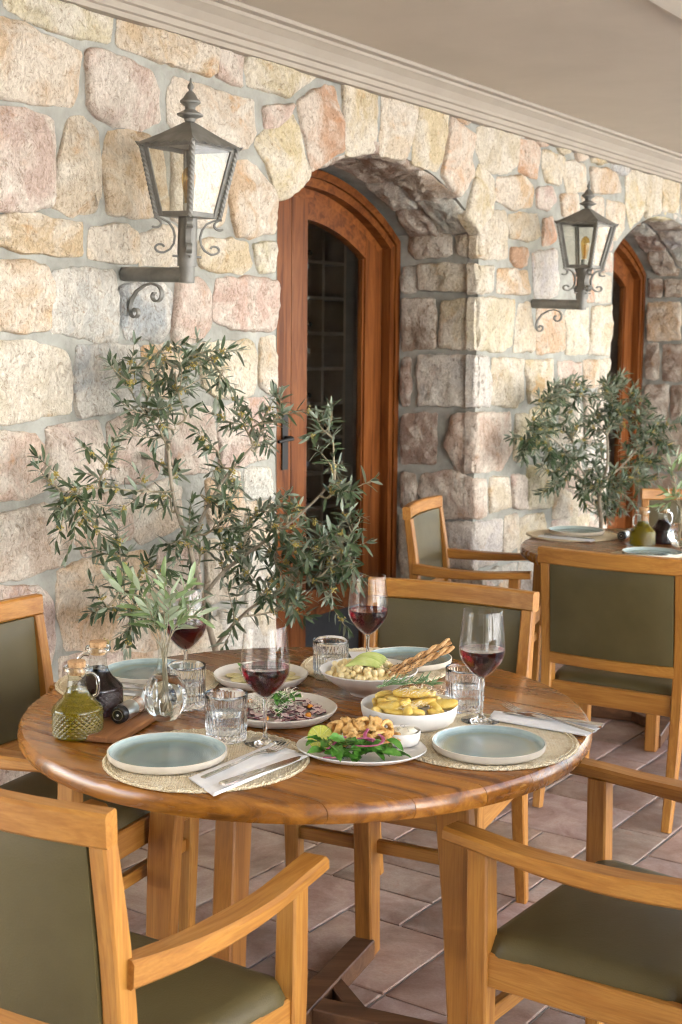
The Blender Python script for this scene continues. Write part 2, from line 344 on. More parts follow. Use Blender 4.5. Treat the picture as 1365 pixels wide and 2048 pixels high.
FRONT_TXT = '''c 2679,2588 3013,2648 3117,2584 3104,2495 2968,2490 2827,2494 2704,2514
o 3152,2579 3277,2590 3625,2588 3617,2500 3585,2475 3276,2486 3146,2493
p 3644,2580 3766,2589 3761,2474 3625,2485
y 3794,2590 3962,2594 4227,2586 4179,2560 4023,2481 3789,2475
o 2551,2480 2658,2486 2769,2476 2977,2443 2964,2324 2943,2280 2764,2271 2544,2264
p 3005,2456 3084,2467 3275,2442 3329,2381 3328,2294 3249,2254 3069,2257 3016,2291
c 3414,2442 3624,2427 3823,2432 3832,2312 3789,2264 3597,2231 3393,2287 3382,2397
p 3889,2416 4054,2455 4024,2401 3964,2365 3890,2345
y 3860,2313 3970,2366 4061,2415 4124,2315 4173,2219 4103,2151 3980,2103 3919,2200 3837,2284
r 4091,2464 4212,2528 4317,2560 4373,2460 4371,2327 4189,2236 4143,2335
y 4384,2584 4545,2604 4633,2595 4620,2357 4416,2313 4393,2444
c 4670,2591 4927,2601 4892,2412 4842,2350 4661,2345
y 4947,2594 5186,2594 5161,2467 5110,2329 4910,2340 4922,2477
o 5222,2573 5446,2521 5398,2343 5279,2234 5149,2316 5192,2449
y 5489,2398 5637,2346 5619,2207 5479,2096 5373,2163 5406,2255
c 5619,2207 5759,2208 5773,2127 5780,1998 5493,1981 5517,2089
p 2508,2218 2650,2233 2763,2239 2860,2228 2864,2141 2850,1979 2755,1955 2499,1940
c 2932,2245 2984,2251 3051,2221 3060,2120 3042,1981 2936,1959 2858,1982 2888,2115
o 3095,2223 3203,2242 3344,2216 3378,2010 3269,1985 3091,1977 3078,2122
o 3705,2202 3789,2217 3875,2178 3956,2106 3956,1985 3876,1969 3732,1955 3699,2073
c 3398,2255 3597,2215 3672,2190 3677,2036 3623,1981 3465,1960 3395,1995
o 2498,1919 2641,1924 2755,1938 2982,1938 2975,1839 2871,1829 2639,1846 2496,1851
c 3015,1925 3175,1942 3221,1925 3211,1829 3007,1833
c 3245,1919 3377,1953 3452,1934 3503,1837 3364,1830 3239,1823
y 3529,1926 3789,1932 3812,1854 3760,1825 3542,1831
c 3823,1926 3956,1944 3957,1835 3861,1836
o 2494,1802 2637,1801 2820,1800 2845,1757 2825,1607 2726,1598 2488,1608
g 2860,1780 2974,1793 3105,1792 3126,1706 3113,1572 3035,1579 2849,1600 2848,1697
b 3149,1747 3339,1779 3388,1732 3374,1616 3336,1582 3175,1588 3148,1644
p 3418,1775 3529,1788 3581,1748 3581,1619 3535,1584 3399,1574 3392,1649
p 3622,1792 3789,1807 3957,1804 3958,1643 3922,1621 3704,1630 3608,1654
c 2486,1567 2631,1565 2784,1562 2906,1540 2928,1409 2912,1355 2662,1335 2479,1349
b 2959,1555 3101,1561 3221,1557 3226,1402 3166,1363 2954,1338 2941,1409
o 3252,1557 3361,1566 3449,1549 3461,1464 3409,1398 3249,1401
c 3540,1567 3818,1581 3847,1460 3818,1388 3620,1384 3545,1429
c 3868,1587 3958,1597 3959,1412 3907,1395 3868,1423
p 2478,1307 2623,1307 2777,1292 2806,1245 2803,1123 2733,1106 2617,1109 2472,1122
p 2828,1305 2943,1315 3041,1319 3057,1231 3071,1134 3025,1084 2875,1117 2820,1153
p 3083,1310 3189,1346 3333,1316 3332,1181 3282,1126 3116,1122 3086,1197
p 3363,1331 3593,1349 3619,1198 3565,1131 3369,1128
p 3647,1339 3907,1376 3938,1273 3923,1153 3789,1143 3638,1130
p 2625,1057 2792,1078 2905,1044 2909,942 2880,882 2727,871 2629,862
p 2470,1079 2606,1059 2601,866 2464,892
p 2938,1065 3070,1085 3176,1051 3167,936 2978,901 2931,955
c 3202,1074 3356,1112 3432,1071 3418,951 3231,907 3195,958
o 3564,1096 3746,1109 3754,935 3591,916 3564,1007
w 3780,1107 3923,1115 3933,1011 3795,1014
c 3789,990 3939,988 3937,821 3789,835
o 2859,866 3022,883 3230,874 3298,828 3316,653 3295,535 2885,611 2850,744
p 3316,877 3509,889 3535,690 3326,695
c 3563,883 3760,814 3760,647 3562,658
w 3795,810 3937,798 3934,601 3795,613
p 2463,861 2765,824 2815,781 2838,683 2821,567 2455,631
c 3351,656 3589,631 3588,426 3336,466
w 3631,611 3931,569 3932,340 3630,396
c 2454,599 2799,544 2819,335 2448,418
p 2863,586 3299,508 3297,290 2858,366
c 5468,2562 5698,2609 5862,2595 5850,2439 5734,2391 5538,2381 5454,2460
o 5208,2610 5446,2632 5466,2612 5357,2562 5239,2584
c 5479,2619 5590,2608 5576,2588 5495,2581
y 5614,2611 5738,2606 5709,2588 5625,2581
w 5799,2609 5956,2610 5979,2587 5853,2575
r 5988,2616 6232,2617 6244,2595 6094,2563 6022,2583
c 6272,2610 6407,2613 6422,2567 6352,2551 6292,2569
c 6467,2610 6652,2616 6668,2571 6533,2543
y 6696,2619 6926,2615 6916,2574 6720,2554
b 6966,2620 7224,2624 7276,2602 7126,2531 7000,2544
r 5884,2565 6077,2571 6107,2541 6076,2405 5882,2412
y 6134,2544 6353,2534 6315,2398 6172,2398 6128,2471
c 6383,2520 6627,2528 6668,2403 6424,2366 6371,2449
o 6690,2527 7055,2537 7120,2435 6733,2397
o 5661,2360 5915,2394 6047,2341 6019,2262 5819,2229 5656,2256
p 6074,2354 6247,2379 6309,2318 6197,2258 6079,2267
o 6342,2348 6545,2368 6584,2261 6372,2248
c 6608,2366 6878,2382 6892,2292 6680,2248
c 6925,2376 7140,2368 7172,2247 7058,2176 6934,2188
y 7180,2550 7371,2608 7432,2367 7265,2252 7189,2373
c 7415,2624 7684,2629 7685,2377 7465,2330
y 7724,2628 8003,2632 8002,2405 7732,2393
c 8046,2625 8308,2628 8315,2419 8053,2409
y 8362,2628 8661,2628 8651,2410 8369,2418
o 8711,2620 9047,2575 8930,2383 8710,2399
c 5790,2199 6087,2229 6121,2129 6039,2099 5801,2094
r 5818,2048 5977,2053 5992,1974 5886,1961 5811,1988
r 6155,2205 6268,2224 6287,2111 6163,2083
w 6043,2033 6296,2067 6340,1841 6084,1812
c 5471,1946 5621,1942 5617,1831 5472,1825
o 5691,1941 5994,1945 6011,1834 5687,1829
c 5478,1796 5868,1800 5853,1582 5751,1553 5483,1566
c 5911,1784 6047,1789 6077,1559 5871,1549
o 6113,1791 6405,1754 6424,1566 6128,1539
c 6447,1763 6734,1784 6733,1545 6462,1545
c 6766,1790 7020,1806 7029,1535 6759,1545
r 6525,1957 6751,1990 6764,1822 6584,1824
c 6798,1973 7021,1963 7018,1831 6823,1824
p 6809,2254 7017,2167 7015,2113 6834,2101
p 6796,2080 7024,2094 7025,1996 6816,1993
w 5475,1529 5621,1520 5622,1297 5480,1297
c 5656,1517 5964,1510 5991,1316 5869,1283 5647,1301
y 6002,1504 6303,1509 6335,1380 6258,1296 6047,1295
p 6374,1498 6628,1489 6657,1353 6410,1331
o 6684,1502 6854,1502 6865,1362 6701,1365
c 6887,1507 7024,1507 7019,1317 6902,1328
p 5482,1260 5844,1252 5880,1073 5780,981 5493,989
c 5909,1235 6023,1235 6050,1063 5993,991 5899,1022
y 6066,1254 6316,1295 6377,1092 6100,1060
c 6406,1295 6640,1313 6689,1081 6427,1068
p 6705,1311 7000,1298 7014,1036 6742,1065
p 5490,949 5618,944 5636,768 5503,769
c 5653,944 5845,929 5869,788 5666,782
p 5882,939 6024,928 6033,765 5901,785
y 6054,977 6350,957 6364,742 6067,757
p 6397,980 6665,976 6709,806 6413,817
c 6415,785 6760,741 6851,593 6482,618
w 6759,1012 7024,996 7038,745 6791,772
w 5509,740 5792,728 5792,534 5558,527 5518,532
c 5823,737 5952,737 5950,578 5822,555
y 5986,716 6235,717 6264,628 6190,510 5980,531
g 5520,491 5675,490 5965,494 5943,400 5522,435
c 6301,611 6807,555 6884,419 6280,467
w 5993,491 6495,413 6503,303 5983,377'''
JAMB_TXT = '''n -3422,2099 -3311,2107 -3196,2090 -3199,1998 -3392,1986 -3420,2029
n -3169,2089 -3036,2095 -3034,1982 -3151,1997
o -3358,1961 -3033,1952 -3030,1826 -3361,1839
g -3459,1947 -3382,1945 -3380,1835 -3457,1829
n -3450,1793 -3277,1798 -3267,1567 -3452,1554
n -3235,1778 -3029,1799 -3024,1564 -3245,1567
n -3369,1526 -3023,1529 -3017,1297 -3351,1296
n -3457,1506 -3406,1506 -3408,1294 -3456,1288
n -3450,1239 -3258,1251 -3261,1018 -3451,1007
n -3170,1249 -3016,1259 -3009,985 -3128,966 -3194,1106
n -3330,953 -3178,982 -3009,973 -3004,769 -3200,756 -3349,867
n -3445,959 -3373,951 -3365,804 -3448,786
n -3192,733 -3004,760 -2999,538 -3182,527
g -3447,749 -3228,742 -3209,475 -3442,426
n -3195,477 -2998,497 -2992,280 -3196,267
n -3441,396 -3227,436 -3217,228 -3438,187'''
JAMB2_TXT = '''n -3379,2142 -3252,2138 -3255,2057 -3383,2060
n -3340,2027 -3179,2023 -3175,1926 -3336,1922
n -3448,2029 -3364,2027 -3363,1922 -3444,1917
o -3452,1874 -3231,1878 -3221,1642 -3443,1632
n -3449,1598 -3369,1609 -3359,1376 -3440,1375
n -3333,1599 -3127,1600 -3118,1371 -3324,1367
n -3445,1324 -3288,1335 -3289,1108 -3437,1096
n -3263,1329 -3116,1332 -3107,1115 -3255,1109
n -3312,1067 -3105,1075 -3093,777 -3300,765
n -3435,1062 -3343,1059 -3332,780 -3424,764
n -3422,724 -3212,737 -3202,501 -3413,468'''
# ================================================================== the stone wall
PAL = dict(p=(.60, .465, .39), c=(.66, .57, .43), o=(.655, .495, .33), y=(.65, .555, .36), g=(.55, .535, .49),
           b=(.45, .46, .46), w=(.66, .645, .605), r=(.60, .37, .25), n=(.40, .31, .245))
def parse(txt):
    out = []
    for l in txt.strip().split('\n'):
        a = l.split(); out.append((a[0], [tuple(int(q) / 1000 for q in p.split(',')) for p in a[1:]]))
    return out
FRONT = parse(FRONT_TXT); JAMB = parse(JAMB_TXT); JAMB2 = parse(JAMB2_TXT)
D1C, D2C, HALF, ARC_R, ARC_Z = 4.735, 7.81, .765, 1.25, 1.11     # openings: centre along the wall, half width, arch
DEPTH = .42
def arch_z(ds): return ARC_Z + math.sqrt(max(0, ARC_R ** 2 - ds * ds))

def stone_into(mb, poly, frame, proud=.024, back=.035, rough=.010, seg=.022):
    """rough-hewn stone: outline in (u, v), frame(u, v, h) -> world"""
    P = [Vector((a, b)) for a, b in poly]
    area = sum(P[i].x * P[(i + 1) % len(P)].y - P[(i + 1) % len(P)].x * P[i].y for i in range(len(P)))
    if area < 0: P.reverse()
    for k in range(1):                                                  # soften the corners a little
        Q = []
        for i in range(len(P)):
            a, b = P[i], P[(i + 1) % len(P)]; L = (b - a).length; c_ = min(.22, .009 / max(L, 1e-4))
            Q += [a.lerp(b, c_), a.lerp(b, 1 - c_)]
        P = Q
    B = []
    for i in range(len(P)):
        a, b = P[i], P[(i + 1) % len(P)]; m = max(1, int(round((b - a).length / seg)))
        for j in range(m): B.append(a.lerp(b, j / m))
    c = sum(B, Vector((0, 0))) / len(B)
    sd = Vector((random.uniform(0, 50), random.uniform(0, 50), random.uniform(0, 50)))
    for i, p in enumerate(B):
        q = Vector((p.x * 16, p.y * 16, 0)) + sd
        d = noise.noise(q) * .010 + noise.noise(q * 3.1) * .007 + noise.noise(q * 7.7) * .0035
        dr = (p - c).normalized(); B[i] = p + dr * d
    B = [p + (p - c).normalized() * .010 for p in B]
    n = len(B); rings = []
    tilt = Vector((random.uniform(-.05, .05), random.uniform(-.06, .03)))
    size_ = sum((b - c).length for b in B) / len(B)
    cuts = [(Vector((math.cos(a_), math.sin(a_))), size_ * random.uniform(.35, .85), random.uniform(.12, .40)) for a_ in [random.uniform(0, 2 * PI) for _ in range(4)]]
    def ring(ins, h, fr=1.0, nz=0.0):
        out = []
        for p in B:
            v = p - c; L = v.length; q = c + v * max(.05, (1 - ins / max(L, .02))) * fr
            hh = h
            if nz: 
                w_ = Vector((q.x * 13, q.y * 13, 0)) + sd
                hh += nz * (noise.noise(w_) * 1.0 + .7 * noise.noise(w_ * 2.7) + .45 * noise.noise(w_ * 6)) + tilt.dot(q - c) * .6
                hh = max(h * .25, hh - sum(max(0, (q - c).dot(d_) - o_) * k_ for d_, o_, k_ in cuts))
            out.append(frame(q.x, q.y, hh))
        return out
    rings = [ring(-.004, -back), ring(0, -.006), ring(.000, proud * .5, 1, rough * .3), ring(.004, proud * .85, 1, rough * .6), ring(.015, proud, 1, rough)]
    size = min((b - c).length for b in B)
    fr = [.8, .6, .4, .2] if size > .05 else [.6, .3]
    base = .02
    for f in fr: rings.append(ring(base * f, proud + .004 * (1 - f), f if size > .05 else f, rough * 1.15))
    V = [p for r in rings for p in r]; F = []
    for k in range(len(rings) - 1):
        for i in range(n):
            j = (i + 1) % n; F.append((k * n + i, k * n + j, (k + 1) * n + j, (k + 1) * n + i))
    V.append(frame(c.x, c.y, proud + .005 + rough * 1.1 * noise.noise(Vector((c.x * 13, c.y * 13, 0)) + sd))); e = len(V) - 1
    k = (len(rings) - 1) * n
    for i in range(n): F.append((k + i, k + (i + 1) % n, e))
    mb.add(V, F)
def fr_front(u, v, h): return W(u, WALL + h, v)
def fr_jamb(s0, sg):
    def f(u, v, h): return W(s0 + sg * h, u, v)
    return f
def jitter_col(c, a=.05):
    k = 1 + random.uniform(-a, a); return tuple(min(.8, x * k * (1 + random.uniform(-.03, .03))) for x in PAL[c])

wall = thing('stone_wall', 'wall of rough pink and cream field stones in grey mortar with arched openings', 'wall', W(2.6, WALL, 0))
def wplace(mb, name, mat, color=None, smooth=True, angle=50):
    o = mb.build(name, mat, None, smooth, angle, color); o.parent = wall; o.matrix_parent_inverse = Matrix.Translation(-wall.location); return o

# mortar body with the two arched openings cut out
S0, S1, ZT = 1.5, 9.9, 2.86
cols = [S0]
for c in (D1C, D2C):
    cols += [c - HALF + 2 * HALF * i / 24 for i in range(25)]
cols.append(S1)
mb = MB()
def low(s):
    for c in (D1C, D2C):
        if abs(s - c) <= HALF + 1e-6: return arch_z(s - c)
    return 0.0
for i in range(len(cols) - 1):
    a, b = cols[i], cols[i + 1]; m = (a + b) / 2
    solid = low(m) == 0.0
    la, lb = (0, 0) if solid else (low(a), low(b))
    k = max(1, int((b - a) / .12)); 
    for q in range(k):
        sa, sb = a + (b - a) * q / k, a + (b - a) * (q + 1) / k
        za, zb = la + (lb - la) * q / k, la + (lb - la) * (q + 1) / k
        zs = 1 if not solid else 20
        for z in range(zs):
            f0, f1 = z / zs, (z + 1) / zs
            P = [(sa, za + (ZT - za) * f0), (sb, zb + (ZT - zb) * f0), (sb, zb + (ZT - zb) * f1), (sa, za + (ZT - za) * f1)]
            def hh(s, zz):
                return .004 * noise.noise(Vector((s * 9, zz * 9, 2))) + .003 * noise.noise(Vector((s * 25, zz * 25, 5)))
            mb.add([W(s, WALL + hh(s, zz), zz) for s, zz in P], [(0, 1, 2, 3)])
for c in (D1C, D2C):                                                       # jambs and soffit of each opening
    path = [(c - HALF, 0), (c - HALF, arch_z(HALF))] + [(c - HALF + 2 * HALF * i / 24, arch_z(-HALF + 2 * HALF * i / 24)) for i in range(1, 24)] + [(c + HALF, arch_z(HALF)), (c + HALF, 0)]
    for (sa, za), (sb, zb) in zip(path, path[1:]):
        mb.add([W(sa, WALL + .002, za), W(sb, WALL + .002, zb), W(sb, WALL - DEPTH - .06, zb), W(sa, WALL - DEPTH - .06, za)], [(3, 2, 1, 0)])
for s in (S0, S1): mb.add([W(s, WALL, 0), W(s, WALL - .5, 0), W(s, WALL - .5, ZT), W(s, WALL, ZT)], [(0, 1, 2, 3)])
mb.add([W(S0, WALL - .52, ZT), W(S1, WALL - .52, ZT), W(S1, WALL, ZT), W(S0, WALL, ZT)], [(0, 1, 2, 3)])
wplace(mb, 'mortar', MORTAR, smooth=True)

# traced field stones; corner stones carry both of their faces
corner_j = [1, 2, 5, 6, 9, 10, 12]
used_front = {}
for ji in corner_j:
    zc = sum(p[1] for p in JAMB[ji][1]) / len(JAMB[ji][1])
    best = min((i for i in range(len(FRONT)) if 5.40 < min(p[0] for p in FRONT[i][1]) < 5.53), key=lambda i: abs(sum(p[1] for p in FRONT[i][1]) / len(FRONT[i][1]) - zc))
    used_front[best] = ji
JS = D1C + HALF
for i, (c, poly) in enumerate(FRONT):
    mb = MB()
    if i in used_front:
        poly = [(s if s > 5.56 else min(s, JS - .012), z) for s, z in poly]
    stone_into(mb, poly, fr_front, random.uniform(.014, .027))
    if i in used_front:
        jp = JAMB[used_front[i]][1]; mx = max(p[0] for p in jp)
        zl, zh = min(p[1] for p in poly if p[0] < 5.56), max(p[1] for p in poly if p[0] < 5.56)
        jl = sum(p[1] for p in jp) / len(jp)
        jp = [((u if u < -3.10 else WALL + .012), (v if u < -3.10 else (zl + .004 if v < jl else zh - .004))) for u, v in jp]
        stone_into(mb, jp, fr_jamb(JS, -1), random.uniform(.018, .028), rough=.009)
    wplace(mb, 'stone', STONE, jitter_col(c))
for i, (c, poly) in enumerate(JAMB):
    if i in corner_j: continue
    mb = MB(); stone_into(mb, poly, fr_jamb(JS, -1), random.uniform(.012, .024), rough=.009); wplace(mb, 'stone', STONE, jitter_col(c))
for c, poly in JAMB2:
    mb = MB(); stone_into(mb, poly, fr_jamb(D2C + HALF, -1), random.uniform(.012, .024), rough=.009); wplace(mb, 'stone', STONE, jitter_col(c))
# soffit stones of both arches
def soffit(c, a0, a1, k, rows):
    th0 = math.asin(HALF / ARC_R)
    for (na, nb, off) in rows:
        for i in range(k):
            t0 = a0 + (a1 - a0) * (i + off + .04) / k; t1 = a0 + (a1 - a0) * (i + off + .96) / k
            t1 = min(t1, a1 + .02)
            j = lambda: random.uniform(-.014, .014)
            def f(u, v, h): 
                rr = ARC_R - h; return W(c + rr * math.sin(u / ARC_R), v, ARC_Z + rr * math.cos(u / ARC_R))
            poly = [(t0 * ARC_R + j(), na + j()), (t1 * ARC_R + j(), na + j()), (t1 * ARC_R + j(), nb + j()), (t0 * ARC_R + j(), nb + j())]
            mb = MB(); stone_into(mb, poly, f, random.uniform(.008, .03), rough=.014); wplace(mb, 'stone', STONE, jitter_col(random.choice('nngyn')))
th0 = math.asin(HALF / ARC_R)
soffit(D1C, -th0 + .03, th0, 6, [(WALL - .01, WALL - .19, 0), (WALL - .22, WALL - .36, .3)])
soffit(D2C, -.1, th0, 4, [(WALL - .01, WALL - .2, 0), (WALL - .23, WALL - .36, .2)])
# plain courses where the wall runs on below and beside what the photograph shows
def courses(s0, s1, zs, wmin=.17, wmax=.33):
    for z0, z1 in zip(zs, zs[1:]):
        s = s0
        while s < s1 - .05:
            e = min(s1, s + random.uniform(wmin, wmax))
            if s1 - e < .1: e = s1
            j = lambda: random.uniform(-.012, .012)
            p = [(s + .014, z0 + .014 + j()), (e - .014, z0 + .014 + j()), (e - .014 + j(), z1 - .014 + j()), (s + .014 + j(), z1 - .014 + j())]
            mb = MB(); stone_into(mb, p, fr_front, random.uniform(.016, .028), seg=.05); wplace(mb, 'stone', STONE, jitter_col(random.choice('ppccocyw')))
            s = e
courses(1.72, 2.5, [0, .26, .5, .78, 1.05, 1.34, 1.6, 1.9, 2.2, 2.5], .26, .42)
courses(2.5, 3.97, [0, .17, .40], .22, .36)
courses(2.86, 3.97, [.40, .60], .22, .36)
courses(5.50, 7.04, [0, .22, .46], .16, .32)
courses(6.35, 7.04, [.46, .66, .84], .16, .28)
courses(8.60, 9.4, [0, .26, .5, .78, 1.05, 1.34, 1.6, 1.9, 2.2, 2.58], .22, .36)
mb = MB()                                                               # the left jamb, edge-on from here
for k in range(9):
    z0 = .02 + k * .235; p = [(WALL - .16 - .1 * (k % 2), z0 + .012), (WALL - .02, z0 + .012), (WALL - .02, z0 + .222), (WALL - .16 - .1 * (k % 2), z0 + .222)]
    m2 = MB(); stone_into(m2, p, fr_jamb(D1C - HALF, 1), .014, seg=.05); wplace(m2, 'stone', STONE, jitter_col('c'))

# ================================================================== ceiling, cornice, beam
def slab(name, s0, s1, n0, n1, z0, z1, mat, kind='structure', parent=None):
    mb = MB(); mb.add([W(s0, n0, z0), W(s1, n0, z0), W(s1, n1, z0), W(s0, n1, z0), W(s0, n0, z1), W(s1, n0, z1), W(s1, n1, z1), W(s0, n1, z1)],
                      [(3, 2, 1, 0), (4, 5, 6, 7), (0, 1, 5, 4), (1, 2, 6, 5), (2, 3, 7, 6), (3, 0, 4, 7)])
    o = mb.build(name, mat, parent, False)
    if kind: o['kind'] = kind
    return o
slab('ceiling', -1.5, 13.5, WALL + .004, CANOPY_N, 2.700, 2.86, PLASTER)
mb = MB()                                                               # moulded cornice along the wall
prof = [(0, 2.575), (.034, 2.575), (.036, 2.59), (.046, 2.594), (.050, 2.612), (.062, 2.616), (.066, 2.628), (.085, 2.652), (.106, 2.668), (.112, 2.671), (.114, 2.682), (.136, 2.686), (.140, 2.699)]
for (a, za), (b, zb) in zip(prof, prof[1:]):
    mb.add([W(-1.5, WALL + .006 + a, za), W(13.5, WALL + .006 + a, za), W(13.5, WALL + .006 + b, zb), W(-1.5, WALL + .006 + b, zb)], [(0, 1, 2, 3)])
tag(mb.build('cornice', CORN, None, False), kind='structure')
slab('ceiling_panel', -1.5, 13.5, -1.72, CANOPY_N, 2.672, 2.702, CORNW)  # paler colour stands in for bounced light on the outer ceiling
slab('roof', -2, 14, -9.2, CANOPY_N + .35, 2.87, 3.05, PLASTER)

# ================================================================== floor of terracotta tiles
slab('floor', -1.5, 13.5, WALL - .45, 2.6, -.10, -.007, GROUT)
floor = bpy.data.objects['floor']
cell = .1765; n_0, s_0 = -1.655, 2.943
occ = {}; forced = {(-2, -2): (2, 2), (-2, 0): (1, 1), (-3, 1): (2, 1), (-1, 0): (1, 2), (0, -2): (1, 2), (0, 0): (2, 2)}
lay = []
def can(i, j, a, b): return all((i + x, j + y) not in occ for x in range(a) for y in range(b))
def put(i, j, a, b):
    for x in range(a):
        for y in range(b): occ[(i + x, j + y)] = 1
    lay.append((i, j, a, b))
for (i, j), (a, b) in forced.items():
    if can(i, j, a, b): put(i, j, a, b)
rt = random.Random(5)
for j in range(-10, 22):
    for i in range(-8, 10):
        if (i, j) in occ: continue
        if (i, j) not in occ:
            opts = [(2, 2)] * 5 + [(2, 1)] * 3 + [(1, 2)] * 3 + [(1, 1)] * 1
            rt.shuffle(opts)
            for a, b in opts + [(1, 1)]:
                if can(i, j, a, b): put(i, j, a, b); break
tmesh = {}
ROTZ = Matrix.Rotation(-TH + PI / 2, 4, 'Z')
for (i, j, a, b) in lay:
    n0, n1, s0, s1 = n_0 + i * cell, n_0 + (i + a) * cell, s_0 + j * cell, s_0 + (j + b) * cell
    if n1 < WALL + .02 or n0 > -.2 and s0 > 4.6 or n0 < -2.2 and s0 > 6.2: continue
    key = (a, b)
    if key not in tmesh:
        L_, M_ = a * cell - .007, b * cell - .007; m_ = MB(); rings = []
        for z, ins in ((-.006, 0), (-.0022, 0), (0, .0035)):
            r_ = []
            hx, hy = L_ / 2 - ins, M_ / 2 - ins; k = 5
            for e, (p, q) in enumerate((((-hx, -hy), (hx, -hy)), ((hx, -hy), (hx, hy)), ((hx, hy), (-hx, hy)), ((-hx, hy), (-hx, -hy)))):
                for t in range(k):
                    x, y = p[0] + (q[0] - p[0]) * t / k, p[1] + (q[1] - p[1]) * t / k
                    wob = .0016 * noise.noise(Vector((x * 31, y * 31, a * 7 + b)))
                    r_.append(Vector((x * (1 + wob * 6), y * (1 + wob * 6), z + (wob * .5 if z > -.001 else 0))))
            rings.append(r_)
        bridge(m_, rings, True, False, True); me = m_.mesh('tile', True, 30); me.materials.append(TILE); tmesh[key] = me
    p = W((s0 + s1) / 2, (n0 + n1) / 2, rt.uniform(-.001, .0006))
    o = bpy.data.objects.new('tile', tmesh[key]); C.objects.link(o); o.parent = floor
    o.location = p; o.rotation_euler = (0, 0, -TH)        # local x along n, y along s
    k = rt.uniform(.86, 1.1); o.color = (k * rt.uniform(.97, 1.05), k * rt.uniform(.95, 1.02), k * rt.uniform(.93, 1.03), 1)

# ================================================================== outside: sunlit ground and the added building across
PAVE = mottled('pale_paving', [(.40, .39, .37), (.47, .46, .43)], 1.2, .9, .2, 30, .004)
GROUNDM = mottled('ground_earth', [(.26, .22, .16), (.36, .31, .24)], .6, .95, .2, 8, .01)
mb = MB(); mb.add([(-150, -150, -.14), (150, -150, -.14), (150, 150, -.14), (-150, 150, -.14)], [(0, 1, 2, 3)])
tag(mb.build('ground', GROUNDM, None, False), kind='structure')
slab('pavement', -10, 22, 2.62, 26, -.13, -.02, PAVE)
FACADE = mottled('white_render', [(.75, .74, .72), (.80, .79, .77)], 1.5, .9, .2, 30, .003)
SHUT = simple('grey_shutter', (.20, .22, .23), .6); ROOFT = mottled('roof_clay', [(.30, .13, .08), (.38, .18, .11)], 8, .8, .2)
t = thing('bounce_building', 'unseen white building with shuttered windows, added across the yard to bounce light', 'building', W(4, 10.5, 0))
def tplace(mb, name, mat, parent, base=None):
    o = mb.build(name, mat, None, False); o.parent = parent; o.matrix_parent_inverse = Matrix.Translation(-(base or parent).location); return o
def wbox(mb, s0, s1, n0, n1, z0, z1):
    mb.add([W(s0, n0, z0), W(s1, n0, z0), W(s1, n1, z0), W(s0, n1, z0), W(s0, n0, z1), W(s1, n0, z1), W(s1, n1, z1), W(s0, n1, z1)],
           [(3, 2, 1, 0), (4, 5, 6, 7), (0, 1, 5, 4), (1, 2, 6, 5), (2, 3, 7, 6), (3, 0, 4, 7)]); return mb
mb = MB(); wbox(mb, -4.5, 18, 10.5, 16, -.1, 6.4); tplace(mb, 'wall', FACADE, t)  # unseen building, placed and widened to bounce sunlight onto the stone wall
mb = MB(); wbox(mb, -4.9, 18.4, 10.1, 16.4, 6.41, 6.65); tplace(mb, 'roof', ROOFT, t)
for z in (.9, 3.9):
    for s in (-2.4, 1.0, 4.4, 7.8, 11.2, 14.6):
        mb = MB(); wbox(mb, s - .5, s + .5, 10.44, 10.498, z, z + 1.5); tplace(mb, 'window', SHUT, t)

BROWNW = mottled('brown_render', [(.20, .165, .125), (.26, .215, .165)], 1.5, .9, .2, 30, .003)
t = thing('shade_wall', 'unseen brown wall added at the near end of the terrace to shade the door reveals', 'wall', W(-1.6, 0, 0))
mb = MB(); wbox(mb, -1.9, -1.6, WALL - .5, 2.6, -.1, 2.86); tplace(mb, 'wall', BROWNW, t)  # unseen dark wall added to keep side light off the door reveals
for q in range(5):                                                       # unseen posts added to break reflections in the glasses into strips
    s = -1.2 + 3.4 * q
    t = thing('reflection_post', 'unseen square white post added at the terrace edge for strips in the glass reflections', 'post', W(s, 1.05, 0), 0, 'posts added for reflections')
    mb = MB(); wbox(mb, s - .13, s + .13, .92, 1.18, -.02, 2.72); tplace(mb, 'shaft', FACADE, t)
    mb = MB(); wbox(mb, s - .17, s + .17, .88, 1.22, -.02, .18); tplace(mb, 'plinth', FACADE, t)

# ================================================================== room behind the doors
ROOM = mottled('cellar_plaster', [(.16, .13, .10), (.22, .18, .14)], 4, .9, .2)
RN = WALL - DEPTH - .12
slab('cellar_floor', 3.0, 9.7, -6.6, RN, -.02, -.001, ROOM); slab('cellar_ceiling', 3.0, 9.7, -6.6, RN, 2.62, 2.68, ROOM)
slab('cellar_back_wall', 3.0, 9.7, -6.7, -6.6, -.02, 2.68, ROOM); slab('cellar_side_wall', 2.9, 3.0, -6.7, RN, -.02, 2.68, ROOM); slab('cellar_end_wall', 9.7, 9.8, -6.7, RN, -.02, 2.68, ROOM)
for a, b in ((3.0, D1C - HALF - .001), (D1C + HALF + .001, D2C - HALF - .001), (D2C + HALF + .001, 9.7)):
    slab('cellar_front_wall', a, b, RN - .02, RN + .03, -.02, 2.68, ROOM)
for c in (D1C, D2C): slab('cellar_front_wall', c - HALF - .001, c + HALF + .001, RN - .02, RN + .03, arch_z(HALF) + .27, 2.68, ROOM)

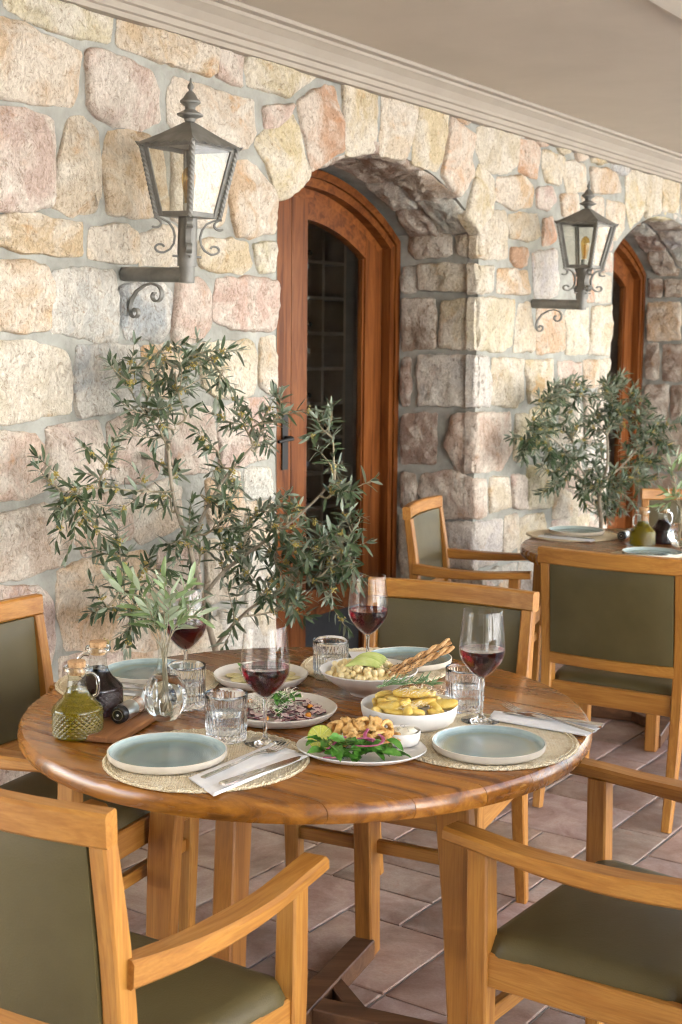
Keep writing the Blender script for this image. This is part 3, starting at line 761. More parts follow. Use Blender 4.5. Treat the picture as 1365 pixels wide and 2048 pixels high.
RACKW = mottled('rack_wood', [(.26, .17, .10), (.36, .25, .15)], 8, .6, .1)
BOTG = simple('dark_bottle_glass', (.010, .016, .010), .12)
def wine_rack(s0, s1, n0, label):
    t = thing('wine_rack', label, 'wine rack', W((s0 + s1) / 2, n0, 0))
    k = int((s1 - s0) / .19)
    for i in range(k + 1):
        s = s0 + (s1 - s0) * i / k; mb = MB(); wbox(mb, s - .011, s + .011, n0 - .28, n0, 0, 2.25); tplace(mb, 'upright', RACKW, t)
    for j in range(12):
        z = .08 + j * .195; mb = MB(); wbox(mb, s0 + .012, s1 - .012, n0 - .27, n0 + .004, z - .009, z + .009); tplace(mb, 'shelf', RACKW, t)
    rr = random.Random(int(s0 * 10))
    bm_ = MB(); 
    lathe(bm_, [(0, 0), (.012, 0), (.0145, .004), (.0145, .08), (.02, .10), (.037, .135), (.0375, .29), (0, .30)], 14)
    me = bm_.mesh('bottle', True); me.materials.append(BOTG)
    q = 0
    for i in range(k):
        for j in range(1, 11):
            if rr.random() > .42: continue
            o = bpy.data.objects.new('wine_bottle', me); C.objects.link(o)
            o.matrix_world = Matrix.Translation(W(s0 + (s1 - s0) * (i + .5) / k, n0 - .005, .08 + j * .195 + .048)) @ Matrix((( T.x, 0, -N.x, 0), (T.y, 0, -N.y, 0), (0, 1, 0, 0), (0, 0, 0, 1)))
            tag(o, 'dark wine bottle lying neck outward in the rack behind the door glass', 'wine bottle', 'bottles in the racks behind the doors')
wine_rack(4.6, 6.3, -4.35, 'tall wooden wine rack seen through the glass of the nearer door')
LAMPM, tt, bb = new_mat('lamp_glow'); bb.inputs['Base Color'].default_value = (.8, .7, .3, 1); bb.inputs['Emission Color'].default_value = (.85, .8, .25, 1); bb.inputs['Emission Strength'].default_value = 1.6
for (s, z, l) in ((4.99, 1.52, 'left of the two small glowing lamps inside the dark cellar'), (5.25, 1.54, 'right of the two small glowing lamps inside the dark cellar')):
    t = thing('cellar_lamp', l, 'lamp', W(s, -4.2, z), 0, 'small lamps glowing in the cellar')
    mb = MB(); lathe(mb, [(0, -.012), (.009, -.009), (.013, 0), (.009, .009), (0, .012)], 12); mb.build('bulb', LAMPM, t)
    mb = MB(); tube(mb, [(0, 0, .012), (0, 0, 2.62 - z)], .002, 6); mb.build('cord', BLACKP, t)

# ================================================================== arched doors
def band(mb, outer, inner, n0, n1, closed=False):
    """solid between two curves of (s, z), from depth n0 to n1"""
    k = len(outer)
    V = [W(s, n1, z) for s, z in outer] + [W(s, n1, z) for s, z in inner] + [W(s, n0, z) for s, z in outer] + [W(s, n0, z) for s, z in inner]
    F = []
    for i in range(k - 1):
        F += [(i, i + 1, k + i + 1, k + i), (2 * k + i + 1, 2 * k + i, 3 * k + i, 3 * k + i + 1), (i + 1, i, 2 * k + i, 2 * k + i + 1), (k + i, k + i + 1, 3 * k + i + 1, 3 * k + i)]
    F += [(0, k, 3 * k, 2 * k), (2 * k - 1, k - 1, 3 * k - 1, 4 * k - 1)]
    mb.add(V, F); return mb
def arc(c, r, h, k=20):
    return [(c - h + 2 * h * i / k, ARC_Z + math.sqrt(r * r - (-h + 2 * h * i / k) ** 2)) for i in range(k + 1)]
def arched_door(c, gap, label):
    t = thing('arched_door', label, 'door', W(c, WALL - DEPTH, 0))
    P = lambda mb, name, mat, par=None: tplace(mb, name, mat, par or t, t)
    fz = WALL - DEPTH
    def hoop(name, h0, r0, wd, n0, n1):
        for sg in (-1, 1):
            zt = ARC_Z + math.sqrt(r0 * r0 - h0 * h0) ; zi = ARC_Z + math.sqrt((r0 - wd) ** 2 - (h0 - wd) ** 2)
            mb = MB(); band(mb, [(c + sg * h0, 0), (c + sg * h0, zt)], [(c + sg * (h0 - wd), 0), (c + sg * (h0 - wd), zi)], n0, n1); P(mb, name, DOORW[2])
        mb = MB(); band(mb, arc(c, r0, h0), arc(c, r0 - wd, h0 - wd), n0, n1); P(mb, name, DOORW[0])
    H = HALF - .005; R0 = 1.225
    hoop('frame_casing', H, R0, .036, fz - .09, fz - .002)
    hoop('frame_bead', H - .036, R0 - .036, .010, fz - .09, fz - .018)
    hoop('frame_jamb', H - .046, R0 - .046, .034, fz - .09, fz - .006)
    hoop('frame_stop', H - .080, R0 - .080, .045, fz - .09, fz - .055)
    he, re = H - .127, R0 - .127                                        # leaf outline
    l0, l1 = fz - .085, fz - .040
    zr = lambda s, r: ARC_Z + math.sqrt(max(0, r * r - (s - c) ** 2))
    for side in (-1, 1):
        a, b = (c - he, gap - .002) if side < 0 else (gap + .002, c + he)
        st = .115
        for x0, x1 in ((a, a + st), (b - st, b)):
            mb = MB(); band(mb, [(x0, .01), (x0, zr(x0, re))], [(x1, .01), (x1, zr(x1, re))], l0, l1); P(mb, 'leaf_stile', DOORW[2])
        k = 14; xs = [a + st + (b - a - 2 * st) * i / k for i in range(k + 1)]
        mb = MB(); band(mb, [(x, zr(x, re)) for x in xs], [(x, zr(x, re - .088)) for x in xs], l0 + .001, l1 - .001); P(mb, 'leaf_arched_rail', DOORW[0])
        for x0, x1, z0, z1 in ((a + st, b - st, .34, .46), (a + st, b - st, .01, .06)):
            mb = MB(); band(mb, [(x0, z1), (x1, z1)], [(x0, z0), (x1, z0)], l0 + .001, l1 - .001); P(mb, 'leaf_rail', DOORW[0])
        # beads round the glass
        mb = MB(); e = .012
        band(mb, [(xs[0], .461), (xs[0], zr(xs[0], re - .088))], [(xs[0] + e, .461), (xs[0] + e, zr(xs[0] + e, re - .1))], l0 + .01, l1 - .010)
        band(mb, [(xs[-1], .461), (xs[-1], zr(xs[-1], re - .088))], [(xs[-1] - e, .461), (xs[-1] - e, zr(xs[-1] - e, re - .1))], l0 + .01, l1 - .010)
        P(mb, 'glass_bead', DOORW[2])
        mb = MB(); band(mb, [(x, zr(x, re - .089)) for x in xs], [(x, .459) for x in xs], l0 + .019, l0 + .025); P(mb, 'glass_pane', PANE)
        mb = MB(); band(mb, [(a + st, .339), (b - st, .339)], [(a + st, .061), (b - st, .061)], l0 + .012, l0 + .026); P(mb, 'kick_panel', KICK)
    # handle with its plate on the closing stile
    hs = gap - .05
    mb = MB(); band(mb, [(hs - .02, 1.27), (hs + .02, 1.27)], [(hs - .02, 1.03), (hs + .02, 1.03)], l1, l1 + .008); hp = P(mb, 'handle_plate', DARKIRON)
    mb = MB(); tube(mb, [W(hs, l1 + .008, 1.17), W(hs, l1 + .045, 1.17), W(hs - .01, l1 + .055, 1.168), W(hs - .11, l1 + .055, 1.16)], [.009, .009, .009, .007], 8)
    P(mb, 'handle', DARKIRON)
    return t
KICK = mottled('dark_kick_panel', [(.014, .017, .022), (.022, .026, .032)], 30, .55, .3, 120, .002)
arched_door(D1C, 4.675, 'arched brown wooden double door with dark glass behind the nearer olive tree')
arched_door(D2C, 7.75, 'farther arched brown wooden door half hidden by the stone pier')

# ================================================================== wall lanterns
def wall_lantern(s, label):
    z0 = 1.757; ax = .268
    t = thing('wall_lantern', label, 'lantern', W(s, WALL + ax, z0), 0, 'wall lanterns on the stone wall')
    L = lambda a, b, z: T * a + N * b + Vector((0, 0, z))               # a along the wall, b out of it
    mb = MB()                                                          # arm and post of thick pipe
    k = 14
    ring = lambda c_, u, v, r: [c_ + u * r * math.cos(2 * PI * i / k) + v * r * math.sin(2 * PI * i / k) for i in range(k)]
    Z = Vector((0, 0, 1)); r = .0245
    def mitre(i, rr):                                                  # the mitred elbow
        x = rr * math.cos(2 * PI * i / k); y = rr * math.sin(2 * PI * i / k); return L(y, -x * 1.0, .0245 - x)
    bridge(mb, [ring(L(0, -ax + .006, .0245), T, Z, r)[::-1], ring(L(0, -.06, .0245), T, Z, r)[::-1], [L(r * math.cos(2 * PI * i / k), -r * math.sin(2 * PI * i / k), .0245 - 0 + r * math.sin(2 * PI * i / k) * 1.0) for i in range(k)][::-1]])
    mb.build('arm', IRON, t)
    mb = MB(); lathe(mb, [(0, -.002), (.0245, .0), (.0245, .052), (.030, .052), (.0305, .10), (.0295, .205), (0, .205)], 18); mb.build('post', IRON, t)
    mb = MB()
    for a in (.0, 1.57, 3.14, 4.71):
        tube(mb, [(math.cos(a + .4) * .03, math.sin(a + .4) * .03, .083), (math.cos(a + .4) * .046, math.sin(a + .4) * .046, .083)], .004, 6)
    tag(mb.build('set_screw', IRON, t), kind='stuff')
    # cage: a square lantern, wider at the top, with its faces parallel and square to the wall
    zb, zt, hb, ht = .205, .432, .064, .101
    cor = lambda i, z: L(((1, 1, -1, -1)[i]) * (hb + (ht - hb) * (z - zb) / (zt - zb)), ((1, -1, -1, 1)[i]) * (hb + (ht - hb) * (z - zb) / (zt - zb)), z)
    mb = MB()
    for i in range(4):
        j = (i + 1) % 4
        A0, B0, A1, B1 = cor(i, zb), cor(j, zb), cor(i, zt), cor(j, zt)
        nrm = (B0 - A0).cross(A1 - A0).normalized()
        if nrm.dot((A0 + B1) / 2 - L(0, 0, (zb + zt) / 2)) < 0: nrm = -nrm
        e = (B0 - A0).normalized()
        sweep(mb, [A0 + e * .008 - nrm * .004, A1 + e * .008 - nrm * .004], (.016, .006), nrm, .001)
        sweep(mb, [B0 - e * .008 - nrm * .004, B1 - e * .008 - nrm * .004], (.016, .006), nrm, .001)
        sweep(mb, [A0 + e * .016 - nrm * .004 + Z * .008, B0 - e * .016 - nrm * .004 + Z * .008], (.016, .006), nrm, .001)
        sweep(mb, [A1 + e * .016 - nrm * .004 - Z * .008, B1 - e * .016 - nrm * .004 - Z * .008], (.016, .006), nrm, .001)
    sweep(mb, [L(-hb, 0, zb + .003), L(hb, 0, zb + .003)], (2 * hb - .004, .005), (0, 0, 1), .001)
    mb.build('cage_frame', IRON, t)
    for i in range(4):                                                 # panes
        j = (i + 1) % 4
        A0, B0, A1, B1 = cor(i, zb + .014), cor(j, zb + .014), cor(i, zt - .014), cor(j, zt - .014)
        m = (A0 + B1 + A1 + B0) / 4; inn = L(0, 0, m.z) - m; inn.normalize()
        q = [A0.lerp(B0, .1), A0.lerp(B0, .9), A1.lerp(B1, .9), A1.lerp(B1, .1)]
        mb = MB(); mb.add([p + inn * .005 for p in q] + [p + inn * .0075 for p in q], [(0, 1, 2, 3), (7, 6, 5, 4), (0, 4, 5, 1), (1, 5, 6, 2), (2, 6, 7, 3), (3, 7, 4, 0)])
        mb.build('pane', LPANE, t, False)
    for i in range(4):                                                 # twisted corner bars
        A, B = cor(i, zb - .004) , cor(i, zt); o_ = (A - L(0, 0, A.z)).normalized() * .006
        mb = MB(); sweep(mb, [A.lerp(B, q / 60) + o_ for q in range(61)], (.0125, .0125), (.3, .8, .1), .001, twist=.42); mb.build('twisted_bar', IRON, t, True, 30)
    # roof and finial
    he = .113; ze, za = .428, .508
    mb = MB(); q = 22; rings = []
    def sq(h, z, up_=0):
        out = []
        for i in range(4):
            a_, b_ = ((1, 1), (1, -1), (-1, -1), (-1, 1))[i], ((1, 1), (1, -1), (-1, -1), (-1, 1))[(i + 1) % 4]
            for m in range(q):
                f = m / q; wv = .0032 * math.sin(f * 38); cz = up_ * max(0, abs(f - .0) < .01)
                out.append(L((a_[0] + (b_[0] - a_[0]) * f) * h, (a_[1] + (b_[1] - a_[1]) * f) * h, z + wv * (1 if up_ else 0) + cz))
        return out
    bridge(mb, [sq(he - .006, ze + .004), sq(he, ze - .006, .006), sq(he + .004, ze - .002, .008), sq(he - .004, ze + .004), sq(.066, .460), sq(.013, .500)])
    mb.build('roof', IRON, t, True, 25)
    mb = MB(); lathe(mb, [(0, .500), (.016, .502), (.019, .512), (.040, .521), (.041, .525), (.022, .535), (.015, .541), (.017, .549), (.031, .560), (.032, .565), (.022, .575), (.013, .590), (.006, .597), (.006, .601), (.010, .607), (.0095, .613), (.004, .622), (.0025, .634), (0, .638)], 20)
    mb.build('finial', IRON, t)
    # scrolls of flat iron
    def scroll(pts, u, wd, th):
        p = [(u * x + Z * y) for x, y in pts] if u == N else [(u * (.028 + (x - .028) * 1.38) + Z * y) for x, y in pts]; m_ = MB(); side = u.cross(Z).normalized()
        sweep(m_, p, (th, wd), side, .001); return m_
    def spiral(cx, cz, r0, r1, a0, a1, k=16):
        return [(cx + (r0 + (r1 - r0) * i / k) * math.cos(a0 + (a1 - a0) * i / k), cz + (r0 + (r1 - r0) * i / k) * math.sin(a0 + (a1 - a0) * i / k)) for i in range(k + 1)]
    for u in ((T + N).normalized(), (T - N).normalized(), (N - T).normalized(), (-N - T).normalized()):
        pts = spiral(.083, .183, .007, .021, R(-60) - 2 * PI * .0, R(200), 16)[::1]
        top = spiral(.083, .180, .007, .022, R(300), R(90), 14)
        mid = [(.066, .199), (.05, .188), (.040, .168), (.036, .145), (.038, .122), (.046, .104), (.058, .094)]
        bot = spiral(.066, .109, .017, .006, R(-110), R(170), 14)
        m_ = scroll([(x, y) for x, y in top] + [(x, y) for x, y in mid] + bot, u, .019, .0065); m_.build('scroll', IRON, t)
    lo = spiral(-.215, -.098, .006, .021, R(190), R(-150), 14) + [(-.238, -.085), (-.232, -.06), (-.21, -.03), (-.175, -.010), (-.145, -.004), (-.118, -.012)] + spiral(-.128, -.042, .03, .008, R(58), R(-250), 18)
    m_ = scroll(lo, N, .017, .006); m_.build('bracket_scroll', IRON, t)
    t.matrix_world = Matrix.Translation(W(s, WALL + ax, z0)) @ Matrix.Rotation(R(2.0), 4, T) @ Matrix.Diagonal((1, 1, .965, 1))      # the bracket droops a little
    # bulb
    mb = MB(); lathe(mb, [(0, .208), (.016, .208), (.016, .245), (.012, .25), (0, .25)], 14); mb.build('bulb_socket', WHITEPL, t)
    mb = MB(); lathe(mb, [(.011, .25), (.012, .262), (.017, .29), (.022, .32), (.022, .338), (.016, .354), (.006, .363), (0, .365)], 18); b_ = mb.build('bulb', BULBG, t)
    mb = MB()
    for i in range(4):
        a = i * PI / 2; tube(mb, [(.003 * math.cos(a), .003 * math.sin(a), .255), (.006 * math.cos(a), .006 * math.sin(a), .325)], .0009, 5)
    mb.build('filament', simple('filament', (.55, .33, .12), .4, .4), b_)
    return t
wall_lantern(3.163, 'grey iron wall lantern with an amber bulb, left of the nearer arched door')
wall_lantern(6.06, 'smaller looking iron wall lantern on the stone pier between the two doors')

# ================================================================== armchairs
LEATHER, lt_, lb_ = new_mat('olive_leather')
v_, oi_ = vary(lt_, 5.0)
ln = noise_tex(lt_, v_, 6, 3); lr = ramp(lt_, ln.outputs[0], [(.3, (.076, .058, .021)), (.7, (.100, .079, .031))]); lt_.links.new(lr.outputs[0], lb_.inputs['Base Color'])
lb_.inputs['Roughness'].default_value = .44; lb_.inputs['Specular IOR Level'].default_value = .36
vo = nd(lt_, 'ShaderNodeTexVoronoi'); vo.inputs['Scale'].default_value = 330; lt_.links.new(v_, vo.inputs['Vector'])
lw = noise_tex(lt_, v_, 9, 3, .5, 1.2); bp_ = bump(lt_, lw.outputs[0], lb_, .10, .01); bump(lt_, vo.outputs['Distance'], lb_, .2, .0014, bp_)

def leg_mesh(pts, sizes, upv=(0, 1, 0)):
    mb = MB(); p = catmull(pts, 5); k = len(p); m = len(pts) - 1; sz = []
    for i in range(k):
        f = i / (k - 1) * m; a = min(int(f), m - 1); t = f - a
        sz.append((sizes[a][0] + (sizes[a + 1][0] - sizes[a][0]) * t, sizes[a][1] + (sizes[a + 1][1] - sizes[a][1]) * t))
    sweep(mb, p, sz, upv, .004); return mb
def bow(x, d): return -d * (1 - (x / .25) ** 2)
def pad(mb, hx, y0, y1, z0, z1, thick, crown, nx=14, nz=12, dep=0.0):
    """upholstered panel: x across, z up, curved backwards by dep in the middle; y0 bottom, y1 top position of its mid plane"""
    def P(i, k, side):
        u, q = -1 + 2 * i / nx, k / nz
        x = hx * u; z = z0 + (z1 - z0) * q; y = y0 + (y1 - y0) * q + bow(x, dep)
        e = min(1, max(0, (1 - abs(u)) * hx / .022)); g = min(1, max(0, min(q, 1 - q) * (z1 - z0) / .022))
        f = math.sqrt(1 - (1 - e) ** 2) * math.sqrt(1 - (1 - g) ** 2)
        h = thick * .35 + thick * .15 * f + crown * f * (1 - u * u) * (1 - (2 * q - 1) ** 2) if side else thick * .35 + thick * .15 * f
        return (x, y + (h if side else -h), z)
    V = []; 
    for s in (0, 1):
        for k in range(nz + 1):
            for i in range(nx + 1): V.append(P(i, k, s))
    M = (nx + 1) * (nz + 1); F = []
    for k in range(nz):
        for i in range(nx):
            a = k * (nx + 1) + i; F.append((a, a + 1, a + nx + 2, a + nx + 1)); F.append((M + a + nx + 1, M + a + nx + 2, M + a + 1, M + a))
    edge = [k * 1 for k in range(nx + 1)] + [(k + 1) * (nx + 1) + nx for k in range(nz)] + [nz * (nx + 1) + nx - 1 - k for k in range(nx)] + [(nz - 1 - k) * (nx + 1) for k in range(nz - 1)]
    for a, b in zip(edge, edge[1:] + edge[:1]): F.append((b, a, M + a, M + b))
    mb.add(V, F); return mb
def make_chair(label):
    t = thing('armchair', label, 'armchair', (0, 0, 0), 0, 'beech armchairs with olive leather round the tables')
    for s in (-1, 1):
        leg_mesh([(s * .226, -.300, 0), (s * .228, -.258, .22), (s * .229, -.232, .43), (s * .231, -.238, .62), (s * .232, -.268, .848)],
                 [(.030, .030), (.036, .040), (.038, .046), (.036, .042), (.034, .032)]).build('back_leg', BEECH[2], t)
        leg_mesh([(s * .246, .185, 0), (s * .250, .190, .25), (s * .252, .192, .44), (s * .252, .196, .632)],
                 [(.032, .032), (.040, .040), (.044, .046), (.040, .044)]).build('front_leg', BEECH[2], t)
        mb = MB(); p = catmull([(s * .243, -.236, .640), (s * .262, -.10, .634), (s * .270, .06, .636), (s * .262, .20, .645), (s * .256, .262, .648)], 6); k = len(p)
        sz = [(.040 + .016 * min(1, i / 8), .046 - .018 * min(1, i / 14)) for i in range(k)]; sweep(mb, p, sz, (0, 0, 1), .006); mb.build('armrest', BEECH[1], t)
        mb = MB(); sweep(mb, [(s * .236, -.235, .397), (s * .253, .190, .397)], (.026, .068), (0, 0, 1), .003); mb.build('seat_rail', BEECH[1], t)
    mb = MB(); p = [(x, -.272 + bow(x, .030) - .0, .874) for x in [-.252 + .504 * i / 16 for i in range(17)]]; sweep(mb, p, (.034, .054), (0, -.05, 1), .005); mb.build('top_rail', BEECH[0], t)
    mb = MB(); p = [(x, -.236 + bow(x, .020), .520) for x in [-.214 + .428 * i / 12 for i in range(13)]]; sweep(mb, p, (.026, .040), (0, 0, 1), .004); mb.build('back_rail', BEECH[0], t)
    mb = MB(); pad(mb, .2125, -.240, -.264, .541, .847, .034, .012, dep=.024); mb.build('backrest', LEATHER, t, True, 60)
    mb = MB(); sweep(mb, [(-.212, -.232, .402), (.212, -.232, .402)], (.026, .066), (0, 0, 1), .003); mb.build('seat_rail', BEECH[0], t)
    mb = MB(); sweep(mb, [(-.232, .196, .397), (.232, .196, .397)], (.026, .068), (0, 0, 1), .003); mb.build('seat_rail', BEECH[0], t)
    mb = MB(); sweep(mb, [(-.232, .186, .290), (.232, .186, .290)], (.022, .034), (0, 0, 1), .003); mb.build('stretcher', BEECH[0], t)
    # cushion: rounded corners notched round the posts, crowned top
    mb = MB(); nu, nv = 26, 26; V = []; F = []
    def S(i, k, h):
        u, q = -1 + 2 * i / nu, -1 + 2 * k / nv
        hw = .247 + .020 * q
        y = q * .207; x = u * hw
        if abs(u) > .82 and q > .80: x *= 1 - .055 * min(1, (q - .80) / .08) * min(1, (abs(u) - .82) / .05)
        if abs(u) > .80 and q < -.82: x *= 1 - .10 * min(1, (-.82 - q) / .06) * min(1, (abs(u) - .80) / .05)
        ed = max(abs(u), abs(q)); eu = min(1, (1 - abs(u)) * hw / .035); eq = min(1, (1 - abs(q)) * .207 / .035)
        f = math.sqrt(max(0, 1 - (1 - eu) ** 2)) * math.sqrt(max(0, 1 - (1 - eq) ** 2))
        z = .430 + (.030 * f + .020 * (1 - u * u) * (1 - q * q)) * h
        bulge = 1 + .012 * (1 if h else 0)
        return (x * bulge, -.012 + y * bulge, z)
    for k in range(nv + 1):
        for i in range(nu + 1): V.append(S(i, k, 1))
    for k in range(nv):
        for i in range(nu): a = k * (nu + 1) + i; F.append((a, a + 1, a + nu + 2, a + nu + 1))
    ed = [i for i in range(nu + 1)] + [(k + 1) * (nu + 1) + nu for k in range(nv)] + [nv * (nu + 1) + nu - 1 - i for i in range(nu)] + [(nv - 1 - k) * (nu + 1) for k in range(nv - 1)]
    b0 = len(V)
    for a in ed: V.append((V[a][0] * .985, V[a][1] * .985, .420))
    m = len(ed)
    for i in range(m): j = (i + 1) % m; F.append((ed[j], ed[i], b0 + i, b0 + j))
    F.append(tuple(b0 + i for i in range(m))[::-1])
    mb.add(V, F); mb.build('seat', LEATHER, t, True, 70)
    return t
CH = [((-.396, 2.197), -31.7, 'olive leather armchair in the near left corner, seen from behind'),
      ((.579, 2.497), 53.4, 'olive leather armchair at the right, seat and both arms in view'),
      ((-.665, 3.158), -114.8, 'olive leather armchair at the left edge beside the oil bottle, back against the stone wall'),
      ((.192, 3.456), 154.1, 'olive leather armchair on the far side of the laid table behind the breadsticks'),
      ((1.034, 4.559), -31.3, 'olive leather armchair seen squarely from behind, drawn up to the rear table'),
      ((.616, 5.68), -109.8, 'olive leather armchair in profile by the stone pier at the left of the rear table'),
      ((1.66, 6.08), 172, 'olive leather armchair beyond the rear table behind the bottles')]
ch0 = None
for (x, y), a, l in CH:
    if ch0 is None: ch0 = make_chair(l); o = ch0
    else: o = copy_tree(ch0)
    o.location = (x, y, 0); o.rotation_euler = (0, 0, R(a)); o['label'] = l

# ================================================================== round tables
def make_table(label, cx, cy, rz):
    t = thing('round_table', label, 'table', (cx, cy, 0), rz, 'round wooden tables')
    RT = .637; prof = [(.016, .706), (.006, .7095), (.001, .718), (0, .728), (.002, .738), (.008, .7465), (.016, .75)]
    edges = [-RT + .0006, -.49, -.37, -.235, -.115, .02, .155, .285, .40, .515, RT - .0006]
    for a, b in zip(edges, edges[1:]):
        a += .0005; b -= .0005; k = 16; rings = []
        ys = [a + (b - a) * i / k for i in range(k + 1)]
        if abs(a) > .63 or abs(b) > .63: ys = [a + (b - a) * (.5 - .5 * math.cos(PI * i / k)) for i in range(k + 1)]
        for ins, z in prof:
            r = RT - ins
            f = lambda y: math.sqrt(max(1e-8, r * r - y * y))
            yy = [max(-r + 1e-5, min(r - 1e-5, y)) for y in ys]
            rings.append([Vector((f(y), y, z)) for y in yy] + [Vector((-f(y), y, z)) for y in reversed(yy)])
        mb = MB(); bridge(mb, rings); q = random.uniform(.82, 1.12); o = mb.build('top_plank', TEAK[0], t, True, 28, (q, q * random.uniform(.94, 1.02), q * random.uniform(.9, 1.02)))
        o.location.z = random.uniform(-.0002, .0002)
    dirs = [(.36, .93), (.93, -.36), (-.36, -.93), (-.93, .36)]
    for i, (dx, dy) in enumerate(dirs):
        d = Vector((dx, dy, 0)); nrm = Vector((-dy, dx, 0))
        mb = MB(); sweep(mb, [d * .392 + Vector((0, 0, .0)), d * .375 + Vector((0, 0, .35)), d * .345 + Vector((0, 0, .700))], [(.046, .062), (.047, .072), (.047, .080)], d, .004); mb.build('leg', TEAKLEG[2], t)
    for i, (dx, dy) in enumerate(dirs[:2]):
        d = Vector((dx, dy, 0)); q = .0 if i == 0 else .0015
        for sg in ((1, -1) if i else (1,)):
            p0, p1 = (d * -.362, d * .362) if i == 0 else (d * sg * .034, d * sg * .362)
            mb = MB(); sweep(mb, [p0 + Vector((0, 0, .027)), p1 + Vector((0, 0, .027))], (.062, .052 - q), (0, 0, 1), .003); mb.build('base_beam', BASEW, t)
            e0, e1 = (d * -.41, d * .41) if i == 0 else (d * sg * .030, d * sg * .41)
            mb = MB(); m = 10
            pts = [e0.lerp(e1, j / m) for j in range(m + 1)]
            sz = [(.046, .058)] * (m + 1); sz[0] = (.046, .02) if i == 0 else sz[0]; sz[-1] = (.046, .02)
            sweep(mb, [p + Vector((0, 0, .7055 - s_[1] / 2 - q)) for p, s_ in zip(pts, sz)], sz, (0, 0, 1), .003); mb.build('top_bearer', BEECH[0], t)
    for a, b in ((0, 1), (2, 3)):
        A, B = Vector((*dirs[a], 0)) * .15, Vector((*dirs[b], 0)) * .15
        mb = MB(); sweep(mb, [A + Vector((0, 0, .026)), B + Vector((0, 0, .026))], (.04, .044), (0, 0, 1), .003); mb.build('base_brace', BASEW, t)
    return t
tb1 = make_table('round honey brown wooden table laid with food and wine in the foreground', -.074, 2.935, R(-2))
for ch in tb1.children:
    if ch.name.startswith('top_plank'): ch.rotation_euler.z = -TH + R(2)
tb2 = copy_tree(tb1); tb2.location = (1.385, 5.45, 0); tb2['label'] = 'farther round wooden table in front of the second olive tree'
# pale plug and dark knot at the rim of the front table
mb = MB(); lathe(mb, [(.0, .0), (.0085, .0), (.0085, .003), (0, .0032)], 14)
o = mb.build('rim_plug', BEECH[0], tb1); o.location = (.4418, -.4540, .7285); o.rotation_euler = (R(90), 0, R(44.3)); o.scale = (1.3, .75, 1)

# pale mat stone under each olive tree is its pot (see the plants)

TIPS1 = [(-0.819, 3.832, 1.138), (-0.783, 3.878, 1.067), (-0.745, 3.908, 1.026), (-0.696, 3.939, 1.209), (-0.647, 4.069, 1.458), (-0.627, 4.092, 1.496), (-0.557, 4.202, 1.518), (-0.481, 4.217, 1.531), (-0.415, 4.352, 1.502), (-0.405, 4.422, 1.452), (-0.592, 4.108, 1.366), (-0.371, 4.403, 1.304), (-0.71, 3.99, 0.769), (-0.645, 4.026, 0.707), (-0.689, 4.011, 0.928), (-0.561, 4.205, 1.059), (-0.429, 4.325, 1.227), (-0.202, 4.337, 1.342), (-0.258, 4.467, 1.251), (-0.357, 4.434, 1.119), (-0.071, 4.323, 1.295), (-0.025, 4.356, 1.179), (0.011, 4.198, 1.105), (0.05, 4.433, 0.953), (0.042, 4.157, 0.895), (-0.015, 4.241, 0.832), (-0.051, 4.31, 0.77), (-0.139, 4.499, 0.7), (-0.199, 4.289, 0.872), (-0.302, 4.368, 0.808), (-0.344, 4.268, 0.676), (-0.262, 4.255, 0.762), (-0.14, 4.466, 1.032), (-0.557, 4.162, 0.937), (-0.461, 4.302, 0.901), (-0.613, 4.108, 0.866), (-0.386, 4.204, 0.997), (-0.035, 4.155, 0.959), (-0.341, 4.447, 0.965), (-0.271, 4.405, 1.022), (-0.192, 4.147, 0.99), (-0.388, 4.395, 0.836), (-0.231, 4.288, 0.888), (-0.169, 4.363, 0.793), (-0.1, 4.246, 0.929), (-0.461, 4.3, 0.768), (-0.425, 4.277, 1.068), (-0.52, 4.259, 1.167), (-0.522, 4.156, 1.317), (-0.583, 4.147, 1.27), (-0.116, 4.245, 0.847), (-0.311, 4.493, 0.907), (-0.355, 4.215, 1.06), (-0.475, 4.16, 1.427), (-0.545, 4.223, 1.44)]
TIPS2 = [(0.86, 6.241, 1.139), (0.917, 6.323, 1.205), (0.968, 6.368, 1.323), (1.066, 6.535, 1.341), (1.145, 6.563, 1.317), (1.018, 6.482, 1.026), (1.11, 6.575, 0.92), (1.266, 6.607, 0.868), (1.373, 6.921, 1.408), (1.407, 6.946, 1.33), (1.468, 6.91, 1.228), (1.537, 6.866, 1.205), (1.612, 6.748, 1.187), (1.601, 6.634, 1.119), (1.606, 6.91, 0.995), (1.507, 6.685, 0.912), (1.447, 6.87, 0.828), (1.273, 6.833, 1.179), (1.35, 6.812, 1.053), (1.194, 6.657, 1.063), (1.504, 6.933, 1.071), (0.915, 6.286, 1.065), (1.32, 6.817, 1.232), (1.517, 6.91, 1.306), (1.343, 6.927, 0.755), (1.186, 6.574, 0.858), (1.409, 6.804, 0.783), (1.277, 6.816, 0.949), (1.346, 6.637, 0.916), (1.046, 6.535, 1.194), (1.161, 6.695, 1.136), (1.468, 6.874, 0.997)]
SPR1 = [(-0.489, 2.83, 1.037), (-0.446, 2.83, 1.049), (-0.412, 2.83, 1.038), (-0.379, 2.83, 1.06), (-0.336, 2.83, 1.044), (-0.32, 2.83, 1.0), (-0.315, 2.83, 0.973), (-0.363, 2.83, 1.022), (-0.412, 2.83, 0.983), (-0.423, 2.83, 0.95), (-0.444, 2.83, 0.999)]
SPR2 = [(1.327, 5.5, 0.923), (1.362, 5.5, 1.091), (1.392, 5.5, 1.122), (1.446, 5.5, 1.07), (1.471, 5.5, 0.966), (1.356, 5.5, 0.976)]

